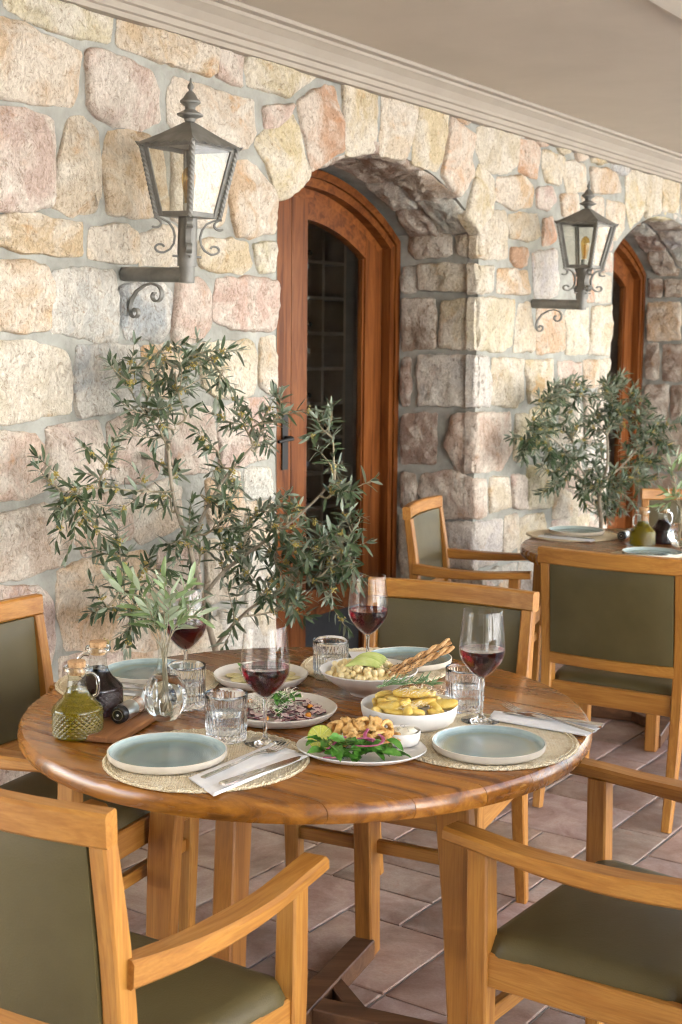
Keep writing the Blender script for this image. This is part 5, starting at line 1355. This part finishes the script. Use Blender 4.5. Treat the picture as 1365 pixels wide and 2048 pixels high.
mb = MB(); tube(mb, [(0, 0, 0), (.010, 0, .0012), (.020, 0, .0012), (.028, 0, 0)], [.0006, .0013, .0012, .0003], 5); rl = mb.mesh('needle'); rl.materials.append(ROSE)
for i in range(64):
    p = stem[min(len(stem) - 1, 2 + i * (len(stem) - 3) // 64)]
    o = bpy.data.objects.new('needle', rl); C.objects.link(o); o.parent = t; o.location = p
    o.rotation_euler = (0, R(rf.uniform(-50, 5)), R((1 if i % 2 else -1) * rf.uniform(15, 60) + (180 if rf.random() < .12 else 0))); o.scale = (rf.uniform(.7, 1.2),) * 3
# --- pasta
px_, py_ = .069, 3.072
shell = []
for k in range(3):
    mb = blob(.0095, .0065, .0055, 9, 6, .35, 1.6, k + 2); me = mb.mesh('pasta_shell', True, 180); me.materials.append(PASTAM); shell.append(me)
for i in range(120):
    a = rf.uniform(0, 2 * PI); r = math.sqrt(rf.random()) * .086; x, y = r * math.cos(a), r * math.sin(a)
    z = .052 + .020 * (1 - (r / .085) ** 2) + rf.uniform(-.004, .004)
    put_food('pasta_piece', shell[i % 3], (px_ - .012 + x, py_ + y, ZT0 + z), (rf.uniform(0, 6), rf.uniform(0, 6), rf.uniform(0, 6)), 'small piece of cream coloured pasta in the shallow bowl', 'pasta', 'pasta pieces in the shallow bowl', rf.uniform(.85, 1.35))
mb = MB(); lathe(mb, [(0, .066), (.04, .063), (.07, .055), (.098, .044)], 32); o = mb.build('pasta_sauce', PASTAM); o.location = (px_, py_, ZT0 - .002); tag(o, 'creamy sauce under the pasta in the shallow bowl', 'sauce', None, 'stuff')
mb = MB(); rings = []
for i in range(11):
    f = -1 + 2 * i / 10; w_ = max(.05, math.sqrt(max(0, 1 - f * f)))
    rings.append([Vector((f * .042, .0045 * w_ * math.cos(2 * PI * j / 8), .009 * w_ * math.sin(2 * PI * j / 8) - .012 * f * f)) for j in range(8)])
bridge(mb, rings); avm = mb.mesh('avocado_slice', True, 60); avm.materials.append(AVO)
for i in range(6):
    put_food('avocado_slice', avm, (px_ - .014 + i * .0035, py_ - .030 + i * .010, ZT0 + .082 + .001 * i), (R(-38), 0, R(-8 + i * 3)), 'pale green avocado slice fanned on top of the pasta', 'avocado slice', 'avocado slices on the pasta', 1.0)
def breadstick(p0, p1, label, ph):
    t = thing('breadstick', label, 'breadstick', p0, 0, 'twisted breadsticks')
    d = Vector(p1) - Vector(p0); mb = MB(); L = d.length; u = d.normalized(); a = u.cross(Vector((0, 0, 1))).normalized(); b = a.cross(u)
    for q in (0, PI):
        tube(mb, [u * (L * i / 36) + (a * math.cos(i * .42 + q + ph) + b * math.sin(i * .42 + q + ph)) * .0042 for i in range(37)], [.0046 + .001 * noise.noise(Vector((i * .7, q, ph))) for i in range(37)], 7)
    mb.build('crust', BREAD, t)
    mb = MB()
    for i in range(70):
        f = rf.uniform(.02, .95) if rf.random() < .5 else rf.uniform(.02, .5); th = rf.uniform(0, 2 * PI); c_ = u * (L * f) + (a * math.cos(th) + b * math.sin(th)) * .0086
        m2 = blob(.0016, .001, .001, 5, 3, 0); mb.add([c_ + Vector(v) for v in m2.v], m2.f)
    s_ = mb.build('seeds', SEED, t); s_['kind'] = 'stuff'
breadstick((px_ + .040, py_ - .045, ZT0 + .060), (.262, 3.10, ZT0 + .122), 'upper of the two twisted breadsticks leaning out of the pasta bowl', 0)
breadstick((px_ + .048, py_ - .058, ZT0 + .054), (.268, 3.085, ZT0 + .110), 'lower of the two twisted breadsticks leaning out of the pasta bowl', 1.2)
# --- leaves
def leaf_mesh(L, wd, lobes=0, curl=.3, seed=0, nu=9):
    V = []; F = []
    for i in range(nu):
        f = i / (nu - 1); w_ = wd * (math.sin(PI * min(1, f * .97 + .03)) ** .8) * (1 - .25 * f)
        if lobes: w_ *= 1 + .28 * math.sin(f * lobes * 2 * PI)
        for j in range(5):
            u = -1 + j / 2
            V.append((f * L, u * w_ * .5, L * (-curl * f * f * .6 + .12 * f) + abs(u) * w_ * .18 + .0025 * noise.noise(Vector((f * 5, u * 2, seed * 7.7))) * (L / .03)))
    for i in range(nu - 1):
        for j in range(4): a = i * 5 + j; F.append((a, a + 5, a + 6, a + 1))
    mb = MB(); mb.add(V, F); return mb.mesh('leaf', True, 180)
ARU = []
for k in range(4):
    me = leaf_mesh(.042, .024, 2 if k % 2 else 0, .55, k); me.materials.append(GREEN); ARU.append(me)
cx, cy_ = .045, 2.602
for i in range(46):
    f = rf.random(); x = cx - .085 + .145 * f; y = cy_ - .052 + rf.gauss(0, .016) + .012 * math.sin(f * PI) - .02 * math.sin(f * PI)
    put_food('green_leaf', ARU[i % 4], (x, y, ZT0 + .016 + rf.uniform(0, .026)), (rf.uniform(-.7, .7), rf.uniform(-.7, .3), rf.uniform(-2.6, .6)), 'dark green salad leaf heaped at the front of the oval plate', 'salad leaf', 'salad leaves on the calamari plate', rf.uniform(.75, 1.15))
def onion(pts, label):
    mb = MB(); p = catmull(pts, 5); sweep(mb, p, (.0075, .0032), (0, .4, 1), .001); c = sum((Vector(q) for q in pts), Vector()) / len(pts)
    mb.v = [tuple(Vector(v) - c) for v in mb.v]; o = mb.build('onion_strip', ONION); o.location = c; tag(o, label, 'onion strip', 'pickled red onion strips')
z_ = ZT0
onion([(cx + .012, cy_ - .035, z_ + .060), (cx + .006, cy_ - .048, z_ + .052), (cx + .010, cy_ - .06, z_ + .046), (cx + .022, cy_ - .070, z_ + .046)], 'purple onion strip standing up in front of the fried rings')
onion([(cx - .012, cy_ - .082, z_ + .040), (cx + .012, cy_ - .090, z_ + .042), (cx + .034, cy_ - .084, z_ + .044), (cx + .042, cy_ - .066, z_ + .050), (cx + .034, cy_ - .054, z_ + .055)], 'longest curled purple onion strip over the green leaves')
onion([(cx - .008, cy_ - .066, z_ + .050), (cx + .010, cy_ - .070, z_ + .052), (cx + .026, cy_ - .068, z_ + .048)], 'short purple onion strip in the middle of the leaves')
onion([(cx - .095, cy_ - .058, z_ + .020), (cx - .078, cy_ - .074, z_ + .026), (cx - .060, cy_ - .066, z_ + .034), (cx - .046, cy_ - .048, z_ + .044)], 'broad purple onion strip at the left of the leaves')
onion([(cx - .064, cy_ - .046, z_ + .040), (cx - .050, cy_ - .044, z_ + .048), (cx - .030, cy_ - .046, z_ + .046)], 'small purple onion strip below the lime half')
onion([(cx - .074, cy_ - .086, z_ + .017), (cx - .060, cy_ - .092, z_ + .019), (cx - .048, cy_ - .088, z_ + .018)], 'pink onion strip lying on the rim side of the oval plate')
# --- calamari
ring = []
for k in range(3):
    mb = MB(); rings = []; m_ = 22
    for i in range(m_):
        a = 2 * PI * i / m_; r0 = .0145 * (1 + .14 * math.sin(2 * a + k)); c_ = Vector((math.cos(a) * r0, math.sin(a) * r0 * .85, .003 * math.sin(2 * a + k * 2)))
        o_ = Vector((math.cos(a), math.sin(a), 0)); ww = .0062 * (1 + .3 * noise.noise(Vector((math.cos(a) * 2, math.sin(a) * 2, k * 4))))
        rings.append([c_ + o_ * ww * math.cos(2 * PI * j / 8) * .8 + Vector((0, 0, ww * math.sin(2 * PI * j / 8) * 1.1)) for j in range(8)])
    rings.append(rings[0]); bridge(mb, rings, True, False, False); me = mb.mesh('calamari_ring', True, 180); me.materials.append(FRIED); ring.append(me)
spots = [(-.036, .010, .032, 60, 20), (.006, -.004, .030, 70, -30), (.038, .004, .032, 75, 15), (.052, .026, .046, 40, 60), (.014, .030, .050, 55, 0), (-.014, .026, .044, 20, 80), (.030, .042, .034, 30, 10), (-.040, .040, .030, 50, 40), (.062, .040, .028, 20, 0), (-.004, .050, .034, 30, 0), (-.052, .022, .046, 70, -60), (.002, .012, .060, 80, 10)]
for i, (x, y, z, tx, tz) in enumerate(spots):
    put_food('calamari_ring', ring[i % 3], (cx + x, cy_ + y - .008, z_ + z), (R(tx), rf.uniform(-.3, .3), R(tz)), 'golden fried calamari ring heaped behind the green leaves', 'calamari ring', 'fried calamari rings', rf.uniform(.9, 1.2))
nug = []
for k in range(3):
    me = blob(.015, .012, .012, 14, 10, .75, 2.6, k + 8).mesh('fried_tentacle', True, 180); me.materials.append(FRIED); nug.append(me)
for i, (x, y, z, s_) in enumerate([(-.022, .004, .046, 1.2), (-.008, .012, .056, 1.1), (-.050, .006, .026, 1.1), (-.062, .026, .036, 1.25), (.024, .016, .056, 1.3), (.050, .012, .028, 1.0), (-.030, .022, .060, .9), (-.018, -.012, .036, 1.0), (.072, .022, .028, .9)]):
    put_food('fried_tentacle', nug[i % 3], (cx + x, cy_ + y - .008, z_ + z), (rf.uniform(0, 6), rf.uniform(0, 6), rf.uniform(0, 6)), 'crisp battered squid piece in the calamari heap', 'fried squid', 'fried squid pieces', s_)
# --- lime half
LIMEP = food('lime_peel', [(.16, .27, .02), (.30, .42, .05)], 60, .35, 0, .3, 200, .001)
def lime_mat():
    m, t, b = new_mat('lime_flesh'); tc = nd(t, 'ShaderNodeTexCoord'); sp = nd(t, 'ShaderNodeSeparateXYZ'); t.links.new(tc.outputs['Object'], sp.inputs[0])
    at = nd(t, 'ShaderNodeMath', operation='ARCTAN2'); t.links.new(sp.outputs[1], at.inputs[0]); t.links.new(sp.outputs[0], at.inputs[1])
    mu = nd(t, 'ShaderNodeMath', operation='MULTIPLY'); mu.inputs[1].default_value = 4.5; t.links.new(at.outputs[0], mu.inputs[0])
    sn = nd(t, 'ShaderNodeMath', operation='SINE'); t.links.new(mu.outputs[0], sn.inputs[0]); ab = nd(t, 'ShaderNodeMath', operation='ABSOLUTE'); t.links.new(sn.outputs[0], ab.inputs[0])
    r = ramp(t, ab.outputs[0], [(.06, (.66, .66, .32)), (.2, (.42, .46, .08)), (.8, (.50, .52, .10))])
    n = noise_tex(t, tc.outputs['Object'], 260, 3); f = ramp(t, n.outputs[0], [(.35, (.8, .8, .7)), (.65, (1.15, 1.12, 1.05))])
    t.links.new(mixc(t, .8, r.outputs[0], f.outputs[0], 'MULTIPLY'), b.inputs['Base Color']); b.inputs['Roughness'].default_value = .25; return m
t = thing('lime_half', 'cut lime half at the left end of the calamari plate', 'lime', (cx - .082, cy_ - .006, z_ + .034))
t.rotation_euler = (R(52), R(-6), R(8)); t.scale = (1.08,) * 3
mb = MB(); lathe(mb, [(0, -.024), (.010, -.0225), (.0185, -.016), (.0235, -.006), (.0245, 0), (.0232, .0006)], 36); mb.build('peel', LIMEP, t)
mb = MB(); lathe(mb, [(.0234, .0004), (.0222, .0006), (0, .0012)], 36); mb.build('flesh', lime_mat(), t)
o = put_food('dip', blob(.030, .030, .010, 18, 8, .5, 2.5, 3).mesh('dip', True, 180), (.128, 2.640, ZT0 + .0325), (0, 0, 0), 'cream coloured herb dip filling the tiny white bowl', 'dip', None, 1.0, DIP)
tag(shreds('dip_herbs', [(.128 + rf.gauss(0, .012), 2.640 + rf.gauss(0, .012), ZT0 + .0418) for _ in range(26)], SEED, .003, .0004), 'dark herb specks on the creamy dip', 'herbs', None, 'stuff')
# --- octopus carpaccio
oc = []
for k in range(3):
    mb = MB(); n_ = 14; rings = []
    for (rs, z) in ((.92, 0), (1, .0010), (.97, .0019), (.86, .0022)):
        rings.append([Vector((rs * .0125 * (1 + .22 * math.sin(3 * a + k * 2) + .10 * math.sin(7 * a + k)) * math.cos(a), rs * .0085 * (1 + .22 * math.sin(3 * a + k * 2) + .1 * math.sin(7 * a + k)) * math.sin(a), z)) for a in [2 * PI * i / n_ for i in range(n_)]])
    mb.mi = 1; bridge(mb, rings[:4], True, True, False); mb.mi = 0; bridge(mb, [rings[3]], True, False, True) if False else mb.add(rings[3], [tuple(range(n_))])
    me = mb.mesh('octopus_slice', True, 30); me.materials.append(OCTO); me.materials.append(OCTS); oc.append(me)
ox_, oy_ = -.133, 2.866
for i in range(110):
    a = rf.uniform(0, 2 * PI); r = .100 * math.sqrt(rf.random()); x, y = r * math.cos(a), r * math.sin(a)
    put_food('octopus_slice', oc[i % 3], (ox_ + x, oy_ + y, ZT0 + .0095 + .006 * rf.random() + max(0, .006 * (1 - r / .1))), (rf.uniform(-.28, .28), rf.uniform(-.28, .28), rf.uniform(0, 6)), 'thin octopus slice with a purple edge on the cream plate', 'octopus slice', 'octopus slices on the cream plate', rf.uniform(.8, 1.25))
for i in range(16):
    put_food('green_leaf', ARU[i % 4], (ox_ + .005 + rf.gauss(0, .020), oy_ - .005 + rf.gauss(0, .022), ZT0 + .020 + rf.uniform(0, .022)), (rf.uniform(-.7, .7), rf.uniform(-1.2, .1), rf.uniform(0, 6)), 'green salad leaf in the middle of the octopus plate', 'salad leaf', 'salad leaves on the octopus plate', rf.uniform(.6, .95))
tag(shreds('grated_cheese', [(ox_ - .028 + rf.gauss(0, .026), oy_ - .005 + rf.gauss(0, .032), ZT0 + rf.uniform(.018, .040)) for _ in range(520)] + [(ox_ + .02 + rf.gauss(0, .012), oy_ + .02 + rf.gauss(0, .014), ZT0 + rf.uniform(.040, .052)) for _ in range(140)], CHEESE, .012, .0009), 'white grated cheese heaped on the octopus slices', 'cheese', None, 'stuff')
kq = blob(.007, .006, .005, 9, 6, .1, 2, 1).mesh('kumquat_piece', True, 180); kq.materials.append(ORANGE)
for x, y in ((.068, .012), (.066, -.058), (-.024, -.088), (-.068, .050)):
    put_food('kumquat_piece', kq, (ox_ + x, oy_ + y, ZT0 + .020), (rf.uniform(0, 3), 0, 0), 'small orange fruit piece on the octopus slices', 'kumquat', 'orange fruit pieces on the octopus', 1.0)
# --- courgette plate
mb = MB(); lathe(mb, [(0, 0), (.021, .0), (.023, .0012), (.022, .0026), (0, .003)], 20); cm = mb.mesh('courgette_slice'); cm.materials.append(COURG)
for x, y, a in ((.058, -.030, 0), (.074, -.006, 1), (.040, -.052, 2), (.060, .030, 3), (.030, .055, 1), (-.030, .050, 2), (-.066, .010, 0), (-.050, -.036, 1), (.004, -.062, 2)):
    put_food('courgette_slice', cm, (-.192 + x, 3.170 + y, ZT0 + .010 + rf.uniform(0, .003)), (rf.uniform(-.1, .1), rf.uniform(-.1, .1), a), 'grilled courgette slice on the plate behind the wine', 'courgette slice', 'grilled courgette slices', rf.uniform(.9, 1.1))
mb = MB(); lathe(mb, [(0, .011), (.03, .0105), (.058, .0085), (.064, .0075)], 28, wav(.05)); o = mb.build('green_sauce', SAUCE); o.location = (-.205, 3.165, ZT0 + .0005); tag(o, 'yellow green sauce pooled on the courgette plate', 'sauce', None, 'stuff')
for i in range(9):
    put_food('green_leaf', ARU[i % 4], (-.232 + rf.gauss(0, .014), 3.185 + rf.gauss(0, .014), ZT0 + .016 + rf.uniform(0, .014)), (rf.uniform(-.6, .6), rf.uniform(-.8, .2), rf.uniform(0, 6)), 'chopped green leaf heaped on the courgette plate', 'salad leaf', 'green leaves on the courgette plate', rf.uniform(.45, .7))

# ================================================================== things on the rear table
placemat(1.02, 5.80, .205, .2, .3, 'round straw placemat on the left of the rear table')
plate(1.045, 5.845, .122, 'celadon dinner plate at the left of the rear table')
placemat(1.25, 5.17, .20, .2, .9, 'round straw placemat on the rear table behind the chair back')
plate(1.235, 5.215, .118, 'celadon dinner plate on the rear table just above the chair back')
napkin([(.87, 5.76), (1.09, 5.62), (1.06, 5.57), (.85, 5.71)], 'folded white napkin on the rear table beside the plate')
cutlery(KNIFE, 'knife', (.885, 5.715), (1.06, 5.61), ZN, 'steel knife lying on the rear napkin', 0, 1.0)
o = copy_tree(ob); o.location = (1.262, 5.51, ZT0); o.rotation_euler.z = R(190); o['label'] = 'diamond cut bottle of olive oil on the rear table'
o = copy_tree(vb); o.location = (1.362, 5.58, ZT0); o.rotation_euler.z = R(20); o['label'] = 'diamond cut bottle of dark vinegar on the rear table'
o = copy_tree(pm); lay_mill(o, (1.205, 5.66), R(60), ZT0); o['label'] = 'steel pepper mill lying on the rear table, end cap outward'
va2 = copy_tree(va); va2.location = (1.412, 5.49, ZT0); va2['label'] = 'clear glass vase with a leafy sprig on the rear table'

# ================================================================== olive trees and sprigs
def leafmat(name, front, back):
    m, t, b = new_mat(name); v, oi = vary(t, 9.0)
    n = noise_tex(t, v, 14, 3); r = ramp(t, n.outputs[0], [(.3, front[0]), (.55, front[1]), (.75, front[2])])
    g = nd(t, 'ShaderNodeNewGeometry'); col = mixc(t, g.outputs['Backfacing'], r.outputs[0], back)
    t.links.new(col, b.inputs['Base Color']); b.inputs['Roughness'].default_value = .36; b.inputs['Specular IOR Level'].default_value = .6
    tr = nd(t, 'ShaderNodeBsdfTranslucent'); t.links.new(col, tr.inputs[0]); mx = nd(t, 'ShaderNodeMixShader'); mx.inputs[0].default_value = .15
    o = [q for q in t.nodes if q.type == 'OUTPUT_MATERIAL'][0]; t.links.new(b.outputs[0], mx.inputs[1]); t.links.new(tr.outputs[0], mx.inputs[2]); t.links.new(mx.outputs[0], o.inputs[0])
    return m
OLEAF = leafmat('olive_leaf', [(.040, .068, .028), (.072, .108, .048), (.135, .170, .088)], (.26, .30, .215))
SLEAF = leafmat('young_olive_leaf', [(.13, .20, .07), (.20, .28, .11), (.27, .34, .16)], (.36, .42, .28))
BARK = mottled('olive_bark', [(.20, .16, .11), (.32, .27, .20), (.40, .35, .27)], 30, .9, .6, 80, .004)
TWIG = mottled('olive_twig', [(.26, .21, .13), (.36, .31, .21)], 40, .8, .2)
BUD = mottled('olive_blossom', [(.36, .27, .06), (.48, .39, .12)], 60, .7, .2)
POTM = mottled('stone_pot', [(.42, .41, .38), (.52, .51, .48)], 12, .9, .3, 60, .004)
SOIL = mottled('soil', [(.05, .035, .025), (.10, .07, .05)], 60, .95, .8, 60, .01)
def olive_leaf(L, wd, bend, seed):
    V = []; F = []; nu = 7
    for i in range(nu):
        f = i / (nu - 1); w_ = wd * (math.sin(PI * (.04 + .92 * f)) ** .75) * .5
        zc = -bend * L * f * f + .0015 * math.sin(f * 5 + seed)
        V += [(f * L, -w_, zc + w_ * .30), (f * L, 0, zc), (f * L, w_, zc + w_ * .30)]
    for i in range(nu - 1):
        a = i * 3; F += [(a, a + 3, a + 4, a + 1), (a + 1, a + 4, a + 5, a + 2)]
    mb = MB(); mb.add(V, F); return mb
def frame_from(d, upish):
    x = d.normalized(); y = upish.cross(x)
    if y.length < 1e-4: y = Vector((1, 0, 0)).cross(x)
    y.normalize(); z = x.cross(y); return Matrix((x, y, z)).transposed().to_4x4()
def foliage(parent, root, leaves, n_obj, L, wd, mat, rng, cam_from, name='leaf', stuffname='foliage'):
    """leaves: (position, direction, normal hint, scale). The nearest n_obj become parts of their own, the rest one mesh"""
    vari = [olive_leaf(L, wd, b, k) for k, b in enumerate((.05, .18, .32))]
    mes = []
    for v in vari: me = v.mesh(name, True, 180); me.materials.append(mat); mes.append(me)
    order = sorted(range(len(leaves)), key=lambda i: (leaves[i][0] - cam_from).length - leaves[i][3] * .12)
    rest = MB()
    for q, i in enumerate(order):
        p, d, u, s_ = leaves[i]; k = i % 3
        M = Matrix.Translation(p) @ frame_from(d, u) @ Matrix.Diagonal((s_, s_, s_, 1))
        if q < n_obj:
            o = bpy.data.objects.new(name, mes[k]); C.objects.link(o); o.parent = parent; o.matrix_local = M
        else: rest.add([M @ Vector(v) for v in vari[k].v], vari[k].f)
    if rest.v: o = rest.build(stuffname, mat, parent, True, 180); o['kind'] = 'stuff'
def rnd_dir(rng):
    z = rng.uniform(-1, 1); a = rng.uniform(0, 2 * PI); r = math.sqrt(1 - z * z); return Vector((r * math.cos(a), r * math.sin(a), z))
def olive_tree(label, base, trunk, limbs, tips, pot_r, pot_h, n_obj, L, seed, dens, buds=True):
    rng = random.Random(seed); B = Vector(base)
    t = thing('olive_tree', label, 'olive tree', base, 0, 'potted olive trees along the wall')
    r = pot_r; mb = MB(); lathe(mb, [(0, 0), (r * .80, 0), (r * .84, .012), (r * .88, .05), (r * .97, pot_h * .75), (r, pot_h - .05), (r * 1.06, pot_h - .045), (r * 1.08, pot_h - .01), (r * 1.05, pot_h), (r * .97, pot_h), (r * .94, pot_h - .04), (0, pot_h - .04)], 36); pt = mb.build('pot', POTM, t)
    mb = MB(); lathe(mb, [(r * .93, pot_h - .038), (r * .5, pot_h - .028), (0, pot_h - .024)], 24); mb.build('soil', SOIL, pt)
    tr = [Vector(p) - B for p in trunk]; tp = catmull(tr, 6)
    mb = MB(); tube(mb, tp, [.013 - .008 * i / (len(tp) - 1) for i in range(len(tp))], 9); mb.build('trunk', BARK, t)
    nodes = [p for p in tp if p.z > .55 * max(q.z for q in tp) * .8]
    for lb in limbs:
        p = catmull([Vector(q) - B for q in lb], 6); mb = MB(); tube(mb, p, [.0075 - .0045 * i / (len(p) - 1) for i in range(len(p))], 8); mb.build('limb', BARK, t); nodes += p[3:]
    leaves = []; tw = MB(); bd = MB(); WN = N
    def shoot(pts, r0, step, lsc):
        p = catmull(pts, 8); tube(tw, p, [r0 * (1 - .75 * i / (len(p) - 1)) + .0006 for i in range(len(p))], 5)
        acc = 0; flip = rng.random() * PI
        for a, b in zip(p, p[1:]):
            acc += (b - a).length
            while acc > step:
                acc -= step; d = (b - a).normalized(); flip += PI / 2 + rng.uniform(-.3, .3)
                s1 = d.cross(Vector((.31, .77, .55))).normalized(); s2 = d.cross(s1)
                for sg in (1, -1):
                    if rng.random() < .12: continue
                    out = (s1 * math.cos(flip) + s2 * math.sin(flip)) * sg
                    ld = (out * .85 + d * rng.uniform(.35, .9) + Vector((0, 0, rng.uniform(-.25, .15)))).normalized()
                    if (b + ld * L).dot(WN) + B.dot(WN) < WALL + .045: ld = (ld + WN * 1.2).normalized()
                    leaves.append((b.copy(), ld, (Vector((0, 0, 1)) + rnd_dir(rng) * .7).normalized(), lsc * rng.uniform(.7, 1.15)))
        d = (p[-1] - p[-3]).normalized()
        for k in range(3): leaves.append((p[-1].copy(), (d + rnd_dir(rng) * .5).normalized(), rnd_dir(rng), lsc * rng.uniform(.6, .9)))
    def budcluster(c):
        for k in range(rng.randint(12, 22)):
            q = c + rnd_dir(rng) * rng.uniform(.002, .014); m2 = blob((.0030), .0030, .0030, 5, 4, .2, 2, k); bd.add([q + Vector(v) for v in m2.v], m2.f)
    for tip in tips:
        P = Vector(tip) - B
        nn = min(nodes, key=lambda q: (q - P).length + max(0, q.z - P.z + .02) * 1.6)
        d = P - nn; side = d.cross(Vector((0, 1, .2))).normalized() if d.length > .01 else Vector((1, 0, 0))
        pts = [nn, nn + d * .35 + side * rng.uniform(-.03, .03) + Vector((0, 0, -.01)), nn + d * .7 + side * rng.uniform(-.03, .03) + Vector((0, 0, .015)), P]
        pts = [q if q.dot(WN) + B.dot(WN) > WALL + .05 else q + WN * .06 for q in pts]
        shoot(pts, .0038, .030 / dens, 1.0)
        cp = catmull(pts, 6); nodes += cp[4:]
        for k in range(int(round(4.6 * d.length / .3 * dens + 1.3))):
            j = rng.randint(4, len(cp) - 1); q = cp[j]; ln = rng.uniform(.06, .15) * (L / .056)
            dd = ((cp[j] - cp[j - 1]).normalized() + rnd_dir(rng) * 1.0 + WN * .15).normalized()
            e = q + dd * ln
            if e.dot(WN) + B.dot(WN) < WALL + .05: e += WN * .1
            shoot([q, q + dd * ln * .5 + rnd_dir(rng) * .01, e], .0018, .021 / dens, .95)
            if buds and rng.random() < .55: budcluster(q.lerp(e, rng.uniform(.3, .9)))
            if buds and rng.random() < .3: budcluster(q)
    o = tw.build('twigs', TWIG, t); o['kind'] = 'stuff'
    if bd.v: o = bd.build('blossom', BUD, t); o['kind'] = 'stuff'
    foliage(t, B, leaves, n_obj, L, L * .24, OLEAF, rng, Vector((0, 0, HC)) - B)
    print('leaves', len(leaves)); return t
T1 = TIPS1
olive_tree('potted olive tree with yellow blossom in front of the nearer door', (-.385, 4.42, 0),
           [(-.385, 4.42, .33), (-.40, 4.40, .46), (-.455, 4.30, .738), (-.485, 4.24, .912), (-.530, 4.20, 1.072), (-.545, 4.17, 1.236)],
           [[(-.455, 4.30, .738), (-.38, 4.33, .83), (-.266, 4.32, .916), (-.134, 4.28, 1.022), (-.021, 4.25, 1.14)], [(-.42, 4.36, .56), (-.34, 4.34, .66), (-.25, 4.30, .74), (-.14, 4.30, .79)], [(-.485, 4.24, .912), (-.44, 4.27, 1.03), (-.37, 4.32, 1.15), (-.29, 4.36, 1.24)]],
           T1, .165, .36, 300, .054, 3, 1.28)
olive_tree('potted olive tree beside the farther door, behind the rear table', (1.335, 6.75, 0),
           [(1.335, 6.75, .40), (1.33, 6.74, .677), (1.315, 6.73, .83), (1.347, 6.72, .984), (1.338, 6.70, 1.137)],
           [[(1.315, 6.73, .83), (1.22, 6.68, .95), (1.12, 6.58, 1.06), (1.02, 6.50, 1.14)], [(1.33, 6.73, .90), (1.42, 6.75, .97), (1.50, 6.75, 1.06)]],
           TIPS2, .20, .44, 300, .055, 8, 1.8)
def sprig(label, base, tips, rng, n):
    t = thing('olive_sprig', label, 'olive sprig', base, 0, 'olive sprigs in the vases'); B = Vector(base); leaves = []; mb = MB()
    for i, tip in enumerate(tips[:9]):
        P = Vector(tip) - B + Vector((0, rng.uniform(-.05, .05), 0)); a0 = rng.uniform(0, 6); p = catmull([(.010 * math.cos(a0), .010 * math.sin(a0), .025), (.004 * math.cos(a0 + 2), .004 * math.sin(a0 + 2), .13), (P.x * .25, P.y * .25, .19), (P.x * .65, P.y * .65, .185 + (P.z - .18) * .62), P], 6)
        tube(mb, p, [.0016 - .001 * k / (len(p) - 1) for k in range(len(p))], 6)
        for k in range(13, len(p), 2):
            d = (p[k] - p[k - 1]).normalized()
            for sg in (1, -1):
                o_ = d.cross(rnd_dir(rng)).normalized(); leaves.append((p[k].copy(), (o_ * .8 + d * .8).normalized(), rnd_dir(rng) + Vector((0, 0, .8)), rng.uniform(.6, 1.05)))
        leaves.append((p[-1].copy(), (p[-1] - p[-3]).normalized(), rnd_dir(rng), 1.0))
    mb.build('stems', TWIG, t)
    foliage(t, B, leaves, n, .054, .0135, SLEAF, rng, Vector((0, 0, HC)) - B)
sprig('fresh pale olive sprig standing in the vase on the front table', (-.381, 2.834, ZT0), SPR1, random.Random(2), 300)
sprig('fresh pale olive sprig standing in the vase on the rear table', (1.412, 5.49, ZT0), SPR2, random.Random(5), 300)
